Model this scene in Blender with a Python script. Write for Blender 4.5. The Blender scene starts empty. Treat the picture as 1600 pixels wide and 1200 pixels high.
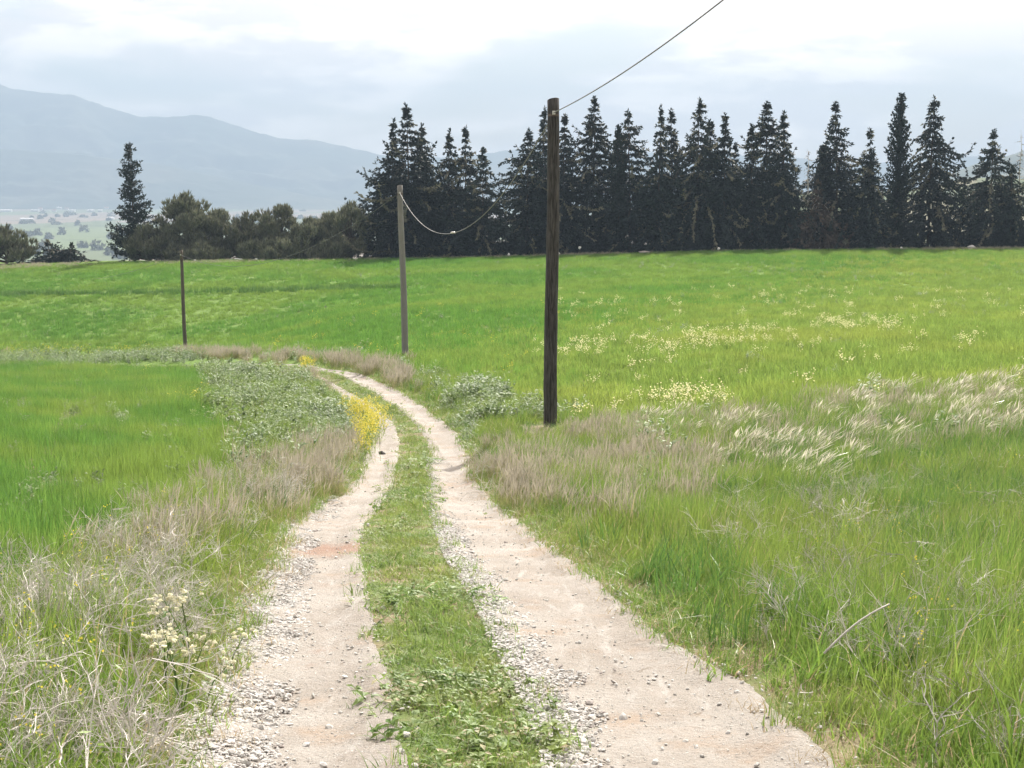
import bpy, math, random
import numpy as np
from mathutils import Vector

# ------------------------------------------------------------------ camera, sky, sun, exposure
sc = bpy.context.scene
COL = sc.collection
W0, H0, F = 1600.0, 1200.0, 2300.0          # reference frame and focal length in its pixels
EYE = 1.65
HOR = 300.0                                  # row of the true horizon
PITCH = math.atan((600.0 - HOR) / F)
cam_d = bpy.data.cameras.new('camera')
cam_d.sensor_width = 36.0
cam_d.lens = 36.0 * F / W0
cam_d.clip_start = 0.05
cam_d.clip_end = 60000.0
cam = bpy.data.objects.new('camera', cam_d)
COL.objects.link(cam)
cam.location = (0, 0, EYE)
cam.rotation_euler = (math.pi / 2 - PITCH, 0, 0)
sc.camera = cam

SUN_AZ, SUN_EL = math.radians(14), math.radians(39)     # azimuth clockwise from +Y
SUN_DIR = Vector((math.sin(SUN_AZ) * math.cos(SUN_EL), math.cos(SUN_AZ) * math.cos(SUN_EL), math.sin(SUN_EL)))
sun_d = bpy.data.lights.new('sun', 'SUN')
sun_d.energy = 5.0
sun_d.angle = math.radians(0.7)
sun_d.color = (1.0, 0.95, 0.87)
sun = bpy.data.objects.new('sun', sun_d)
COL.objects.link(sun)
sun.rotation_euler = (-SUN_DIR).to_track_quat('-Z', 'Y').to_euler()
sun.location = (60, 40, 80)

world = bpy.data.worlds.new('World')
sc.world = world
world.use_nodes = True
wt = world.node_tree
wt.nodes.clear()
def wn(t, **k):
    n = wt.nodes.new(t)
    for a, b in k.items():
        setattr(n, a, b)
    return n
def wmath(op, a, b=None, clamp=False):
    n = wn('ShaderNodeMath', operation=op, use_clamp=clamp)
    for i, s in enumerate((a, b)):
        if s is None: continue
        if isinstance(s, (int, float)): n.inputs[i].default_value = s
        else: wt.links.new(s, n.inputs[i])
    return n.outputs[0]
sky = wn('ShaderNodeTexSky', sky_type='NISHITA', sun_disc=False, sun_elevation=SUN_EL, sun_rotation=SUN_AZ,
         air_density=1.0, dust_density=2.0, ozone_density=1.0)
tc = wn('ShaderNodeTexCoord')
def cloud_noise(scale, sx, sz, detail, rough, dist, off=0.0):
    mp = wn('ShaderNodeMapping')
    mp.inputs['Scale'].default_value = (sx, sx, sz)
    mp.inputs['Location'].default_value = (off, off * .7, off * .3)
    wt.links.new(tc.outputs['Generated'], mp.inputs['Vector'])
    n = wn('ShaderNodeTexNoise')
    n.inputs['Scale'].default_value = scale
    n.inputs['Detail'].default_value = detail
    n.inputs['Roughness'].default_value = rough
    n.inputs['Distortion'].default_value = dist
    wt.links.new(mp.outputs[0], n.inputs['Vector'])
    return n.outputs['Fac']
def wramp(src, p0, p1):
    r = wn('ShaderNodeMapRange', interpolation_type='SMOOTHSTEP')
    r.inputs['From Min'].default_value = p0
    r.inputs['From Max'].default_value = p1
    wt.links.new(src, r.inputs['Value'])
    return r.outputs[0]
cover = wramp(cloud_noise(5.0, 1.0, 4.0, 7, .52, .2, 3.1), 0.33, 0.50)      # where there is cloud
body = wramp(cloud_noise(10.0, 1.0, 3.4, 10, .58, .15, 8.7), 0.44, 0.57)        # lit tops against grey undersides
dotn = wn('ShaderNodeVectorMath', operation='DOT_PRODUCT')
wt.links.new(tc.outputs['Generated'], dotn.inputs[0])
dotn.inputs[1].default_value = SUN_DIR
towards = wmath('POWER', wmath('MAXIMUM', dotn.outputs['Value'], 0.0), 4.0)
mixc = wn('ShaderNodeMix', data_type='RGBA')
mixc.inputs['A'].default_value = (0.93, 0.80, 0.71, 1)
mixc.inputs['B'].default_value = (1.42, 1.22, 1.04, 1)
wt.links.new(body, mixc.inputs['Factor'])
bgc = wn('ShaderNodeBackground')
wt.links.new(mixc.outputs['Result'], bgc.inputs['Color'])
wt.links.new(wmath('ADD', wmath('MULTIPLY', towards, 2.0), 0.36), bgc.inputs['Strength'])   # thin cloud glows round the sun
bgs = wn('ShaderNodeBackground')
bgs.inputs['Strength'].default_value = 0.075
wt.links.new(sky.outputs[0], bgs.inputs['Color'])
mixw = wn('ShaderNodeMixShader')
wt.links.new(cover, mixw.inputs[0])
wt.links.new(bgs.outputs[0], mixw.inputs[1])
wt.links.new(bgc.outputs[0], mixw.inputs[2])
wout = wn('ShaderNodeOutputWorld')
wt.links.new(mixw.outputs[0], wout.inputs['Surface'])

vs = sc.view_settings
vs.view_transform = 'Standard'
vs.look = 'None'
vs.gamma = 1.0
vs.use_curve_mapping = False
vs.exposure = 1.15
cy = sc.cycles
cy.max_bounces = 4
cy.diffuse_bounces = 2
cy.use_adaptive_sampling = True
cy.adaptive_threshold = 0.025
cy.glossy_bounces = 2
cy.transmission_bounces = 3
cy.volume_bounces = 0
cy.use_denoising = True
cy.sample_clamp_indirect = 6.0

# ------------------------------------------------------------------ helpers
rng = np.random.default_rng(7)
SP, CP = math.sin(PITCH), math.cos(PITCH)

def ray(u, v):
    u = np.asarray(u, float); v = np.asarray(v, float)
    a = (u - 800) / F; b = -(v - 600) / F
    return a, CP + b * SP, -SP + b * CP
def at(u, v, d):
    """world point seen at (u, v) of the 1600x1200 frame, d metres ahead"""
    x, y, z = ray(u, v)
    k = np.asarray(d, float) / y
    return x * k, y * k, EYE + z * k
def proj(x, y, z):
    zz = z - EYE
    dep = np.maximum(y * CP - zz * SP, 0.05)
    up = y * SP + zz * CP
    return 800 + F * x / dep, 600 - F * up / dep

def tag(o, label=None, cat=None, group=None, kind=None):
    if label: o['label'] = label
    if cat: o['category'] = cat
    if group: o['group'] = group
    if kind: o['kind'] = kind
    return o
def mesh_from(name, V, faces, attrs=None, smooth=False):
    me = bpy.data.meshes.new(name)
    V = np.asarray(V, dtype=np.float32)
    if isinstance(faces, np.ndarray) and faces.ndim == 2:
        nf, k = faces.shape
        me.vertices.add(len(V)); me.vertices.foreach_set('co', V.ravel())
        me.loops.add(nf * k); me.loops.foreach_set('vertex_index', faces.astype(np.int32).ravel())
        me.polygons.add(nf)
        me.polygons.foreach_set('loop_start', np.arange(0, nf * k, k, dtype=np.int32))
        me.update(calc_edges=True)
    else:
        me.from_pydata([tuple(map(float, p)) for p in V], [], faces)
        me.update()
    for n, arr in (attrs or {}).items():
        a = me.attributes.new(n, 'FLOAT', 'POINT')
        a.data.foreach_set('value', np.asarray(arr, dtype=np.float32))
    if smooth:
        me.polygons.foreach_set('use_smooth', np.ones(len(me.polygons), dtype=bool))
    return me
def obj(name, me, mat=None, parent=None, loc=None, link=True):
    o = bpy.data.objects.new(name, me)
    if mat is not None and me is not None and not me.materials:
        me.materials.append(mat)
    if link: COL.objects.link(o)
    if parent is not None: o.parent = parent
    if loc is not None: o.location = loc
    return o
def empty(name, loc, rz=0.0):
    o = bpy.data.objects.new(name, None)
    COL.objects.link(o)
    o.location = tuple(map(float, loc)); o.rotation_euler = (0, 0, rz)
    o.empty_display_size = 0.2
    return o
class MB:
    """gathers quads and triangles (kept as two-corner-degenerate-free polygons) into one mesh"""
    def __init__(s): s.v, s.f, s.n, s.t, s.h = [], [], 0, [], []
    def add(s, V, Fc, t=0.5, h=0.5):
        V = np.asarray(V, float)
        s.v.append(V); s.f += [tuple(int(i) + s.n for i in q) for q in Fc]
        s.t.append(np.broadcast_to(np.asarray(t, float), (len(V),)))
        s.h.append(np.broadcast_to(np.asarray(h, float), (len(V),)))
        s.n += len(V)
    def tube(s, P, R, k=6, t=0.5, h=0.5, cap=True):
        P = np.asarray(P, float); m = len(P)
        R = np.broadcast_to(np.asarray(R, float), (m,))
        T = np.gradient(P, axis=0); T /= np.linalg.norm(T, axis=1)[:, None] + 1e-9
        ref = np.array([0.0, 0, 1]) if abs(T[0][2]) < .9 else np.array([1.0, 0, 0])
        N = np.cross(T, ref); N /= np.linalg.norm(N, axis=1)[:, None] + 1e-9
        B = np.cross(T, N)
        an = np.linspace(0, 2 * np.pi, k, endpoint=False)
        V = (P[:, None] + R[:, None, None] * (np.cos(an)[None, :, None] * N[:, None] + np.sin(an)[None, :, None] * B[:, None])).reshape(-1, 3)
        Fc = [(i * k + j, i * k + (j + 1) % k, (i + 1) * k + (j + 1) % k, (i + 1) * k + j) for i in range(m - 1) for j in range(k)]
        if cap: Fc += [tuple(range(k))[::-1], tuple((m - 1) * k + j for j in range(k))]
        s.add(V, Fc, t, h)
    def build(s, name, smooth=False):
        return mesh_from(name, np.concatenate(s.v), s.f, {'tint': np.concatenate(s.t), 'ht': np.concatenate(s.h)}, smooth)

# ------------------------------------------------------------------ materials
def newmat(name):
    m = bpy.data.materials.new(name); m.use_nodes = True
    nt = m.node_tree; nt.nodes.clear()
    out = nt.nodes.new('ShaderNodeOutputMaterial')
    return m, nt, out
def nd(nt, t, **k):
    n = nt.nodes.new(t)
    for a, b in k.items(): setattr(n, a, b)
    return n
def put(nt, sock, val):
    if isinstance(val, bpy.types.NodeSocket): nt.links.new(val, sock)
    elif isinstance(val, (tuple, list)): sock.default_value = tuple(val) + ((1,) if len(val) == 3 and sock.type == 'RGBA' else ())
    else: sock.default_value = val
def mix(nt, f, a, b):
    n = nd(nt, 'ShaderNodeMix', data_type='RGBA')
    put(nt, n.inputs['Factor'], f); put(nt, n.inputs['A'], a); put(nt, n.inputs['B'], b)
    return n.outputs['Result']
def noise(nt, scale, detail=4, rough=.55, vec=None, dist=0.0, out='Fac'):
    n = nd(nt, 'ShaderNodeTexNoise')
    n.inputs['Scale'].default_value = scale; n.inputs['Detail'].default_value = detail
    n.inputs['Roughness'].default_value = rough; n.inputs['Distortion'].default_value = dist
    if vec is not None: nt.links.new(vec, n.inputs['Vector'])
    return n.outputs[out]
def ramp(nt, src, p0, p1):
    r = nd(nt, 'ShaderNodeMapRange', interpolation_type='SMOOTHSTEP')
    put(nt, r.inputs['Value'], src)
    r.inputs['From Min'].default_value = p0; r.inputs['From Max'].default_value = p1
    return r.outputs[0]
def pos(nt): return nd(nt, 'ShaderNodeNewGeometry').outputs['Position']
def scaled(nt, vec, s):
    m = nd(nt, 'ShaderNodeMapping'); m.inputs['Scale'].default_value = s
    nt.links.new(vec, m.inputs['Vector']); return m.outputs[0]
def attr(nt, n): return nd(nt, 'ShaderNodeAttribute', attribute_name=n).outputs['Fac']
def bump(nt, h, strength, dist):
    b = nd(nt, 'ShaderNodeBump'); b.inputs['Strength'].default_value = strength; b.inputs['Distance'].default_value = dist
    nt.links.new(h, b.inputs['Height']); return b.outputs[0]
def principled(nt, out, col, rough=.8, spec=.3, normal=None):
    p = nd(nt, 'ShaderNodeBsdfPrincipled')
    put(nt, p.inputs['Base Color'], col); put(nt, p.inputs['Roughness'], rough)
    p.inputs['Specular IOR Level'].default_value = spec
    if normal is not None: nt.links.new(normal, p.inputs['Normal'])
    if out is not None: nt.links.new(p.outputs[0], out.inputs['Surface'])
    return p
def leafmat(name, a, b, tip=None, tip_from=.6, patch=None, patch_scale=.25, transl=.35, rough=.5, spec=.25, dry=None, dry_at=.9):
    """a..b by blade, tip colour towards the end of a blade, patch colour in broad patches, dry colour on a share of blades"""
    m, nt, out = newmat(name)
    t = attr(nt, 'tint')
    col = mix(nt, t, a, b)
    rnd = nd(nt, 'ShaderNodeObjectInfo').outputs['Random']
    if patch is not None:
        pf = ramp(nt, noise(nt, patch_scale, 4, .6, pos(nt)), .42, .62)
        mm = nd(nt, 'ShaderNodeMath', operation='MULTIPLY'); nt.links.new(pf, mm.inputs[0]); mm.inputs[1].default_value = .85
        col = mix(nt, mm.outputs[0], col, patch)
    hs = nd(nt, 'ShaderNodeHueSaturation')
    r2 = nd(nt, 'ShaderNodeMapRange'); nt.links.new(rnd, r2.inputs['Value']); r2.inputs['To Min'].default_value = .78; r2.inputs['To Max'].default_value = 1.22
    nt.links.new(r2.outputs[0], hs.inputs['Value']); nt.links.new(col, hs.inputs['Color'])
    col = hs.outputs[0]
    if dry is not None:
        col = mix(nt, ramp(nt, t, dry_at, dry_at + .02), col, dry)
    if tip is not None:
        col = mix(nt, ramp(nt, attr(nt, 'ht'), tip_from, min(1.0, tip_from + .25)), col, tip)
    p = principled(nt, None, col, rough, spec)
    tr = nd(nt, 'ShaderNodeBsdfTranslucent')
    hs2 = nd(nt, 'ShaderNodeHueSaturation'); hs2.inputs['Hue'].default_value = .485; hs2.inputs['Value'].default_value = 1.25
    nt.links.new(col, hs2.inputs['Color']); nt.links.new(hs2.outputs[0], tr.inputs['Color'])
    ms = nd(nt, 'ShaderNodeMixShader'); ms.inputs[0].default_value = transl
    nt.links.new(p.outputs[0], ms.inputs[1]); nt.links.new(tr.outputs[0], ms.inputs[2])
    nt.links.new(ms.outputs[0], out.inputs['Surface'])
    return m
def plain(name, col, rough=.8, spec=.3, var=.25, scale=3.0, col2=None):
    m, nt, out = newmat(name)
    c2 = col2 if col2 is not None else tuple(x * (1 - var) for x in col)
    c = mix(nt, noise(nt, scale, 5, .6, pos(nt)), col, c2)
    principled(nt, out, c, rough, spec)
    return m

M = {}
M['wheat'] = leafmat('wheat_leaf', (.060, .170, .034), (.118, .238, .045), patch=(.160, .250, .052), patch_scale=.28, transl=.48)
M['wheat_far'] = leafmat('wheat_far_leaf', (.062, .185, .032), (.112, .232, .044), patch=(.150, .248, .050), patch_scale=.06, transl=.48)
M['wheat_olive'] = leafmat('wheat_olive_leaf', (.125, .222, .045), (.182, .272, .060), patch=(.205, .275, .058), patch_scale=.08, transl=.48)
M['verge'] = leafmat('verge_grass', (.085, .185, .032), (.175, .275, .052), tip=(.21, .27, .09), tip_from=.78, patch=(.170, .245, .050), patch_scale=.45, transl=.42, rough=.38, spec=.45, dry=(.42, .35, .2), dry_at=.93)
M['strip'] = leafmat('strip_grass', (.105, .200, .045), (.205, .300, .080), patch=(.215, .275, .075), patch_scale=1.1, transl=.40, rough=.5, spec=.22, dry=(.46, .40, .26), dry_at=.94)
M['weed'] = leafmat('grey_weed_leaf', (.090, .165, .055), (.26, .32, .18), patch=(.165, .245, .07), patch_scale=.6, transl=.38, rough=.5, spec=.22)
M['purple'] = leafmat('purple_dry_grass', (.19, .22, .08), (.30, .27, .15), tip=(.31, .285, .22), tip_from=.52, transl=.4)
M['silver'] = leafmat('silver_grass', (.125, .205, .050), (.21, .27, .09), tip=(.60, .56, .46), tip_from=.66, transl=.42, rough=.35, spec=.5)
M['twig'] = leafmat('dead_stalk', (.46, .43, .40), (.68, .65, .62), tip=(.58, .52, .46), tip_from=.8, transl=0.0, rough=.75)
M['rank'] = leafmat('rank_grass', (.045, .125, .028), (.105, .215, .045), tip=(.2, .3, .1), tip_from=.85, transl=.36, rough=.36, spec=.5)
M['mustard'] = leafmat('mustard_plant', (.14, .23, .05), (.21, .28, .06), tip=(.60, .55, .08), tip_from=.55, transl=.3)
M['cream_flower'] = leafmat('cream_flower', (.15, .24, .05), (.2, .27, .06), tip=(.78, .75, .44), tip_from=.55, transl=.3)
M['straw'] = leafmat('straw', (.34, .27, .15), (.46, .38, .23), transl=.3)
M['cypress'] = leafmat('conifer_needles', (.012, .022, .022), (.034, .050, .040), tip=(.08, .088, .06), tip_from=.85, transl=.12, rough=.6, spec=.2, dry=(.19, .185, .13), dry_at=.90)  # dry: dead twigs, with the branches' pale highlights put into their colour
M['cypress_dark'] = leafmat('dark_cypress_needles', (.011, .020, .018), (.026, .040, .030), transl=.1, rough=.6, spec=.2)
M['pine'] = leafmat('pine_needles', (.085, .105, .065), (.20, .205, .14), tip=(.29, .28, .20), tip_from=.8, transl=.15, rough=.6, spec=.2)
M['dead_tree'] = leafmat('dead_conifer', (.075, .060, .045), (.14, .11, .085), transl=.1, rough=.8)
M['bark'] = plain('bark', (.11, .085, .065), .9, .2, .4, 4)
M['white_petal'] = leafmat('white_petal', (.66, .64, .44), (.80, .79, .64), transl=.3)
M['stem'] = leafmat('flower_stem', (.08, .15, .03), (.13, .2, .05), transl=.2)
M['stone'] = None

# ------------------------------------------------------------------ terrain
CTRL = [  # u, v, metres ahead: road, verges, fields, crest
    (750, 1200, 6.4), (720, 1000, 9.4), (660, 900, 12.3), (640, 850, 15.5), (620, 800, 20), (640, 750, 25.5), (650, 700, 33), (640, 640, 45), (570, 600, 58), (500, 578, 68),
    (860, 672, 36), (634, 562, 68), (290, 553, 110),
    (1600, 1130, 7.2), (1600, 920, 11.5), (1600, 790, 17), (1600, 700, 24), (1600, 640, 32), (1600, 590, 42), (1600, 500, 80), (1600, 440, 130), (1600, 391, 178),
    (1200, 1130, 7.2), (1200, 930, 11.7), (1200, 800, 18), (1200, 700, 27), (1200, 640, 36), (1200, 560, 57), (1200, 500, 87), (1200, 430, 140), (1200, 394, 178),
    (950, 850, 15.5), (950, 660, 38), (950, 560, 62), (950, 500, 90), (950, 440, 135), (900, 400, 178),
    (500, 540, 88), (500, 500, 108), (500, 450, 142), (500, 409, 178), (200, 450, 150), (200, 414, 178),
    (0, 1200, 6.5), (0, 1000, 9.7), (0, 850, 15.2), (0, 700, 28), (0, 620, 50), (0, 575, 84), (0, 550, 112), (0, 500, 135), (0, 455, 157), (0, 420, 178),
    (300, 1000, 9.5), (300, 850, 15.3), (300, 700, 29.5), (300, 620, 52), (300, 575, 82), (400, 640, 45), (420, 580, 72),
]
c = np.array(CTRL, float)
cx, cy_, cz = at(c[:, 0], c[:, 1], c[:, 2])
# carry the edges of the view outwards and behind the camera
ex, ey, ez = [], [], []
for x, y, z, u in zip(cx, cy_, cz, c[:, 0]):
    if u <= 0: ex += [x - .6 * y - 6]; ey += [y]; ez += [z - .004 * y]
    if u >= 1600: ex += [x + .6 * y + 6]; ey += [y]; ez += [z + .006 * y]
ex += [0, 12, -12, 0, 12, -12, 0, -130, 150, -130, 150, 0, -60, 60]; ey += [0, 0, 0, -10, -10, -10, 205, 205, 205, 178, 178, -40, -40, -40]
ez += [0, .2, -.2, 1.2, 1.4, 1.0, -7.5, -9.0, -6.0, -8, -4.8, 4.2, 4, 4.5]
CX, CY, CZ = np.r_[cx, ex], np.r_[cy_, ey], np.r_[cz, ez]
def tps_k(r2): return np.where(r2 > 1e-12, r2 * np.log(np.maximum(r2, 1e-12)), 0.0)
def tps_fit(X, Y, Z, lam):
    n = len(X)
    K = tps_k((X[:, None] - X[None]) ** 2 + (Y[:, None] - Y[None]) ** 2) + lam * np.eye(n)
    P = np.c_[np.ones(n), X, Y]
    A = np.zeros((n + 3, n + 3)); A[:n, :n] = K; A[:n, n:] = P; A[n:, :n] = P.T
    return np.linalg.solve(A, np.r_[Z, 0, 0, 0])
# fit in a log-like depth so near and far are equally smooth
def warp(x, y):
    k = np.log1p(np.maximum(y, -15) / 16.0 + 1.0)
    return x / (np.maximum(y, 0) + 16.0) * 2.0, k * 2.0
WX, WY = warp(CX, CY)
SOL = tps_fit(WX, WY, CZ, 0.01)
def vnoise(x, y, s, seed=0):
    """cheap smooth value noise, -1..1"""
    x = np.asarray(x) / s + seed * 17.3; y = np.asarray(y) / s + seed * 9.1
    xi, yi = np.floor(x).astype(np.int64), np.floor(y).astype(np.int64)
    xf, yf = x - xi, y - yi
    xf = xf * xf * (3 - 2 * xf); yf = yf * yf * (3 - 2 * yf)
    def h(a, b):
        n = (a * 374761393 + b * 668265263 + seed * 1274126177) & 0x7fffffff
        n = ((n ^ (n >> 13)) * 1274126177) & 0x7fffffff
        return (n ^ (n >> 16)) % 10007 / 5003.5 - 1
    return (h(xi, yi) * (1 - xf) + h(xi + 1, yi) * xf) * (1 - yf) + (h(xi, yi + 1) * (1 - xf) + h(xi + 1, yi + 1) * xf) * yf

# wheel tracks, edges picked in the photograph and carried to the ground
DV = np.array([(1200, 6.4), (1000, 9.4), (900, 12.3), (850, 15.5), (800, 20), (750, 25.5), (700, 33), (670, 38), (640, 45), (600, 58), (578, 68)], float)[::-1]
def d_of_v(v): return np.interp(v, DV[:, 0], DV[:, 1])
def edge(pts, tail):
    p = np.array(pts, float); d = d_of_v(p[:, 1]); x, y, _ = at(p[:, 0], p[:, 1], d)
    o = np.argsort(y); x, y = x[o], y[o]
    x0 = x[0] + (x[0] - x[1]) / (y[1] - y[0]) * (y[0] + 12) * .7
    x = np.r_[x0, x, x[-1] + np.array([-3, -8, -18, -40.]) + tail]; y = np.r_[-12, y, y[-1] + np.array([6, 14, 22, 30.])]
    return x, y
E_LL = edge([(310, 1200), (345, 1100), (380, 1000), (395, 940), (437, 880), (455, 830), (485, 800), (535, 780), (560, 750), (575, 710), (585, 680), (575, 650), (545, 627), (515, 606), (490, 590)], 0)
E_LR = edge([(628, 1200), (602, 1100), (582, 1000), (565, 900), (556, 850), (566, 820), (592, 790), (610, 765), (620, 720), (622, 690), (612, 660), (590, 640), (560, 622), (528, 603), (500, 588)], 0)
E_RL = edge([(885, 1200), (850, 1120), (800, 1020), (768, 960), (715, 880), (692, 830), (680, 790), (675, 740), (677, 710), (667, 685), (640, 652), (612, 632), (590, 617), (555, 598), (525, 586), (500, 579.5)], 1.2)
E_RR = edge([(1290, 1200), (1150, 1080), (1052, 1010), (960, 930), (865, 860), (803, 812), (765, 785), (743, 760), (737, 730), (722, 690), (690, 658), (640, 624), (603, 604), (560, 589), (508, 578)], 1.4)
def exy(E, y): return np.interp(y, E[1], E[0])

PROF_Y = np.array([178, 200, 300, 500, 900, 1500, 9500.]); PROF_Z = np.array([-6.5, -8, -18, -36, -60, -62, -62.])
def height(x, y, fine=True):
    x = np.asarray(x, float); y = np.asarray(y, float)
    shp = np.broadcast(x, y).shape
    X = np.broadcast_to(x, shp).ravel(); Y = np.broadcast_to(y, shp).ravel()
    wx, wy = warp(np.clip(X, -180, 180), np.minimum(Y, 215))
    wx = np.clip(wx, -3.2, 3.2)
    z = np.empty(len(X))
    for i in range(0, len(X), 40000):
        s = slice(i, i + 40000)
        K = tps_k((wx[s][:, None] - WX[None]) ** 2 + (wy[s][:, None] - WY[None]) ** 2)
        z[s] = K @ SOL[:-3] + SOL[-3] + SOL[-2] * wx[s] + SOL[-1] * wy[s]
    b = np.clip((Y - 180) / 45, 0, 1); b = b * b * (3 - 2 * b)
    z = z * (1 - b) + np.interp(Y, PROF_Y, PROF_Z) * b
    if fine:
        near = np.clip(1 - (Y - 150) / 60, 0, 1)
        z = z + near * (.035 * vnoise(X, Y, 2.9, 1) + .006 * vnoise(X, Y, .6, 2))
        # worn wheel ruts and raised verges
        m = (Y < 100) & (Y > -12)
        xm, ym = X[m], Y[m]
        def inside(a, b2):
            l, r = exy(a, ym), exy(b2, ym); w = np.minimum(xm - l, r - xm)
            return np.clip(w / .25, -1, 1)
        rut = np.maximum(inside(E_LL, E_LR), inside(E_RL, E_RR))
        out = np.maximum(exy(E_LL, ym) - xm, xm - exy(E_RR, ym))
        z[m] += -.05 * np.clip(rut, 0, 1) + .10 * np.clip(out / .8, 0, 1)
    return z.reshape(shp)

def on_track(x, y, pad=0.0):
    a = (x > exy(E_LL, y) - pad) & (x < exy(E_LR, y) + pad)
    b = (x > exy(E_RL, y) - pad) & (x < exy(E_RR, y) + pad)
    return (a | b) & (y < 98)

# ground sheet
ys = np.r_[np.arange(-40, 4, 1.2), np.arange(4, 24, .16), np.arange(24, 60, .45), np.arange(60, 215, 1.3), np.geomspace(216, 9400, 70)]
cc = np.linspace(-1, 1, 301); cc = np.sign(cc) * np.abs(cc) ** 1.35
hw = np.where(ys < 60, 30 + .55 * np.maximum(ys, 0), 0); hw = np.where(ys >= 60, 63 + (ys - 60) * 1.0, hw)
GX = cc[None] * hw[:, None]; GY = np.repeat(ys[:, None], len(cc), 1)
GZ = height(GX, GY)
def grid_faces(r, k):
    i = np.arange(r - 1)[:, None] * k + np.arange(k - 1)[None]
    return np.stack([i, i + 1, i + k + 1, i + k], -1).reshape(-1, 4)
m, nt, out = newmat('field_ground')
P = pos(nt)
soil = mix(nt, ramp(nt, noise(nt, 3.0, 6, .65, P), .35, .65), (.17, .13, .085), (.25, .20, .135))
green = mix(nt, noise(nt, .35, 6, .65, P), (.085, .165, .032), (.15, .225, .05))
sx = nd(nt, 'ShaderNodeSeparateXYZ'); nt.links.new(P, sx.inputs[0])
turf = mix(nt, noise(nt, 2.0, 6, .65, P), (.085, .125, .040), (.15, .185, .065))
verge_g = mix(nt, ramp(nt, noise(nt, 1.3, 6, .6, P), .40, .62), turf, soil)
near = mix(nt, ramp(nt, sx.outputs['Y'], 45, 85), verge_g, green)
vo = nd(nt, 'ShaderNodeTexVoronoi'); vo.inputs['Scale'].default_value = 1.0; vo.inputs['Randomness'].default_value = .9
nt.links.new(scaled(nt, P, (.0042, .0016, .001)), vo.inputs['Vector'])
sepc = nd(nt, 'ShaderNodeSeparateColor'); nt.links.new(vo.outputs['Color'], sepc.inputs[0])
plainc = mix(nt, ramp(nt, sepc.outputs[0], .45, .55), (.11, .14, .07), (.22, .18, .14))
plainc = mix(nt, ramp(nt, sepc.outputs[1], .62, .7), plainc, (.13, .17, .08))
plainc = mix(nt, ramp(nt, noise(nt, .012, 5, .7, P), .56, .66), plainc, (.05, .075, .04))
sx = nd(nt, 'ShaderNodeSeparateXYZ'); nt.links.new(P, sx.inputs[0])
col = mix(nt, ramp(nt, sx.outputs['Y'], 230, 420), near, plainc)
principled(nt, out, col, .95, .1, bump(nt, noise(nt, 14, 6, .7, P), .5, .05))
ground = obj('ground', mesh_from('ground', np.stack([GX, GY, GZ], -1).reshape(-1, 3), grid_faces(*GX.shape), smooth=True), m)
tag(ground, 'rolling farmland under the crops and verges', 'ground', kind='structure')

# wheel tracks
m, nt, out = newmat('track_dirt')
P = pos(nt)
base = mix(nt, ramp(nt, noise(nt, .9, 6, .6, P), .35, .65), (.268, .240, .210), (.335, .312, .284))
red = ramp(nt, noise(nt, .55, 5, .65, scaled(nt, P, (1, .8, 1)), 1.0), .60, .72)
base = mix(nt, red, base, (.24, .168, .128))
base = mix(nt, ramp(nt, noise(nt, 4.5, 7, .7, scaled(nt, P, (1.6, .35, 1)), .4), .50, .70), base, (.37, .352, .33))
base = mix(nt, ramp(nt, noise(nt, 7.0, 6, .7, scaled(nt, P, (1.0, .5, 1)), .6), .60, .74), base, (.175, .14, .108))
rx, ry, rz = [float(q) for q in at(522, 862, 14.8)]
vd = nd(nt, 'ShaderNodeVectorMath', operation='DISTANCE'); wv = nd(nt, 'ShaderNodeVectorMath', operation='ADD'); nt.links.new(P, wv.inputs[0])
ws = nd(nt, 'ShaderNodeVectorMath', operation='SCALE'); ws.inputs['Scale'].default_value = .9; nt.links.new(noise(nt, 3.0, 5, .7, P, 0, 'Color'), ws.inputs[0]); nt.links.new(ws.outputs[0], wv.inputs[1])
nt.links.new(wv.outputs[0], vd.inputs[0]); vd.inputs[1].default_value = (rx + .45, ry + .45, rz + .45)
base = mix(nt, ramp(nt, vd.outputs['Value'], .95, .25), base, (.25, .165, .125))
tan = ramp(nt, noise(nt, 1.7, 5, .6, P), .52, .75)
base = mix(nt, tan, base, (.305, .24, .185))
peb = nd(nt, 'ShaderNodeTexVoronoi'); peb.inputs['Scale'].default_value = 42; nt.links.new(P, peb.inputs['Vector'])
pm = ramp(nt, peb.outputs['Distance'], .34, .2)
sp = nd(nt, 'ShaderNodeSeparateColor'); nt.links.new(peb.outputs['Color'], sp.inputs[0])
pk = nd(nt, 'ShaderNodeMath', operation='MULTIPLY'); nt.links.new(pm, pk.inputs[0]); nt.links.new(ramp(nt, sp.outputs[0], .72, .85), pk.inputs[1])
base = mix(nt, pk.outputs[0], base, (.40, .385, .36))
base = mix(nt, ramp(nt, noise(nt, 60, 3, .7, P), .58, .74), base, (.205, .17, .135))
base = mix(nt, ramp(nt, noise(nt, 95, 3, .75, P), .56, .70), base, (.48, .465, .44))
base = mix(nt, ramp(nt, noise(nt, 22, 5, .75, P), .60, .75), base, (.235, .195, .155))
hh = nd(nt, 'ShaderNodeMath', operation='ADD'); nt.links.new(noise(nt, 25, 6, .7, P), hh.inputs[0]); nt.links.new(pk.outputs[0], hh.inputs[1])
principled(nt, out, base, .95, .15, bump(nt, hh.outputs[0], .9, .03))
M['dirt'] = m
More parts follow.
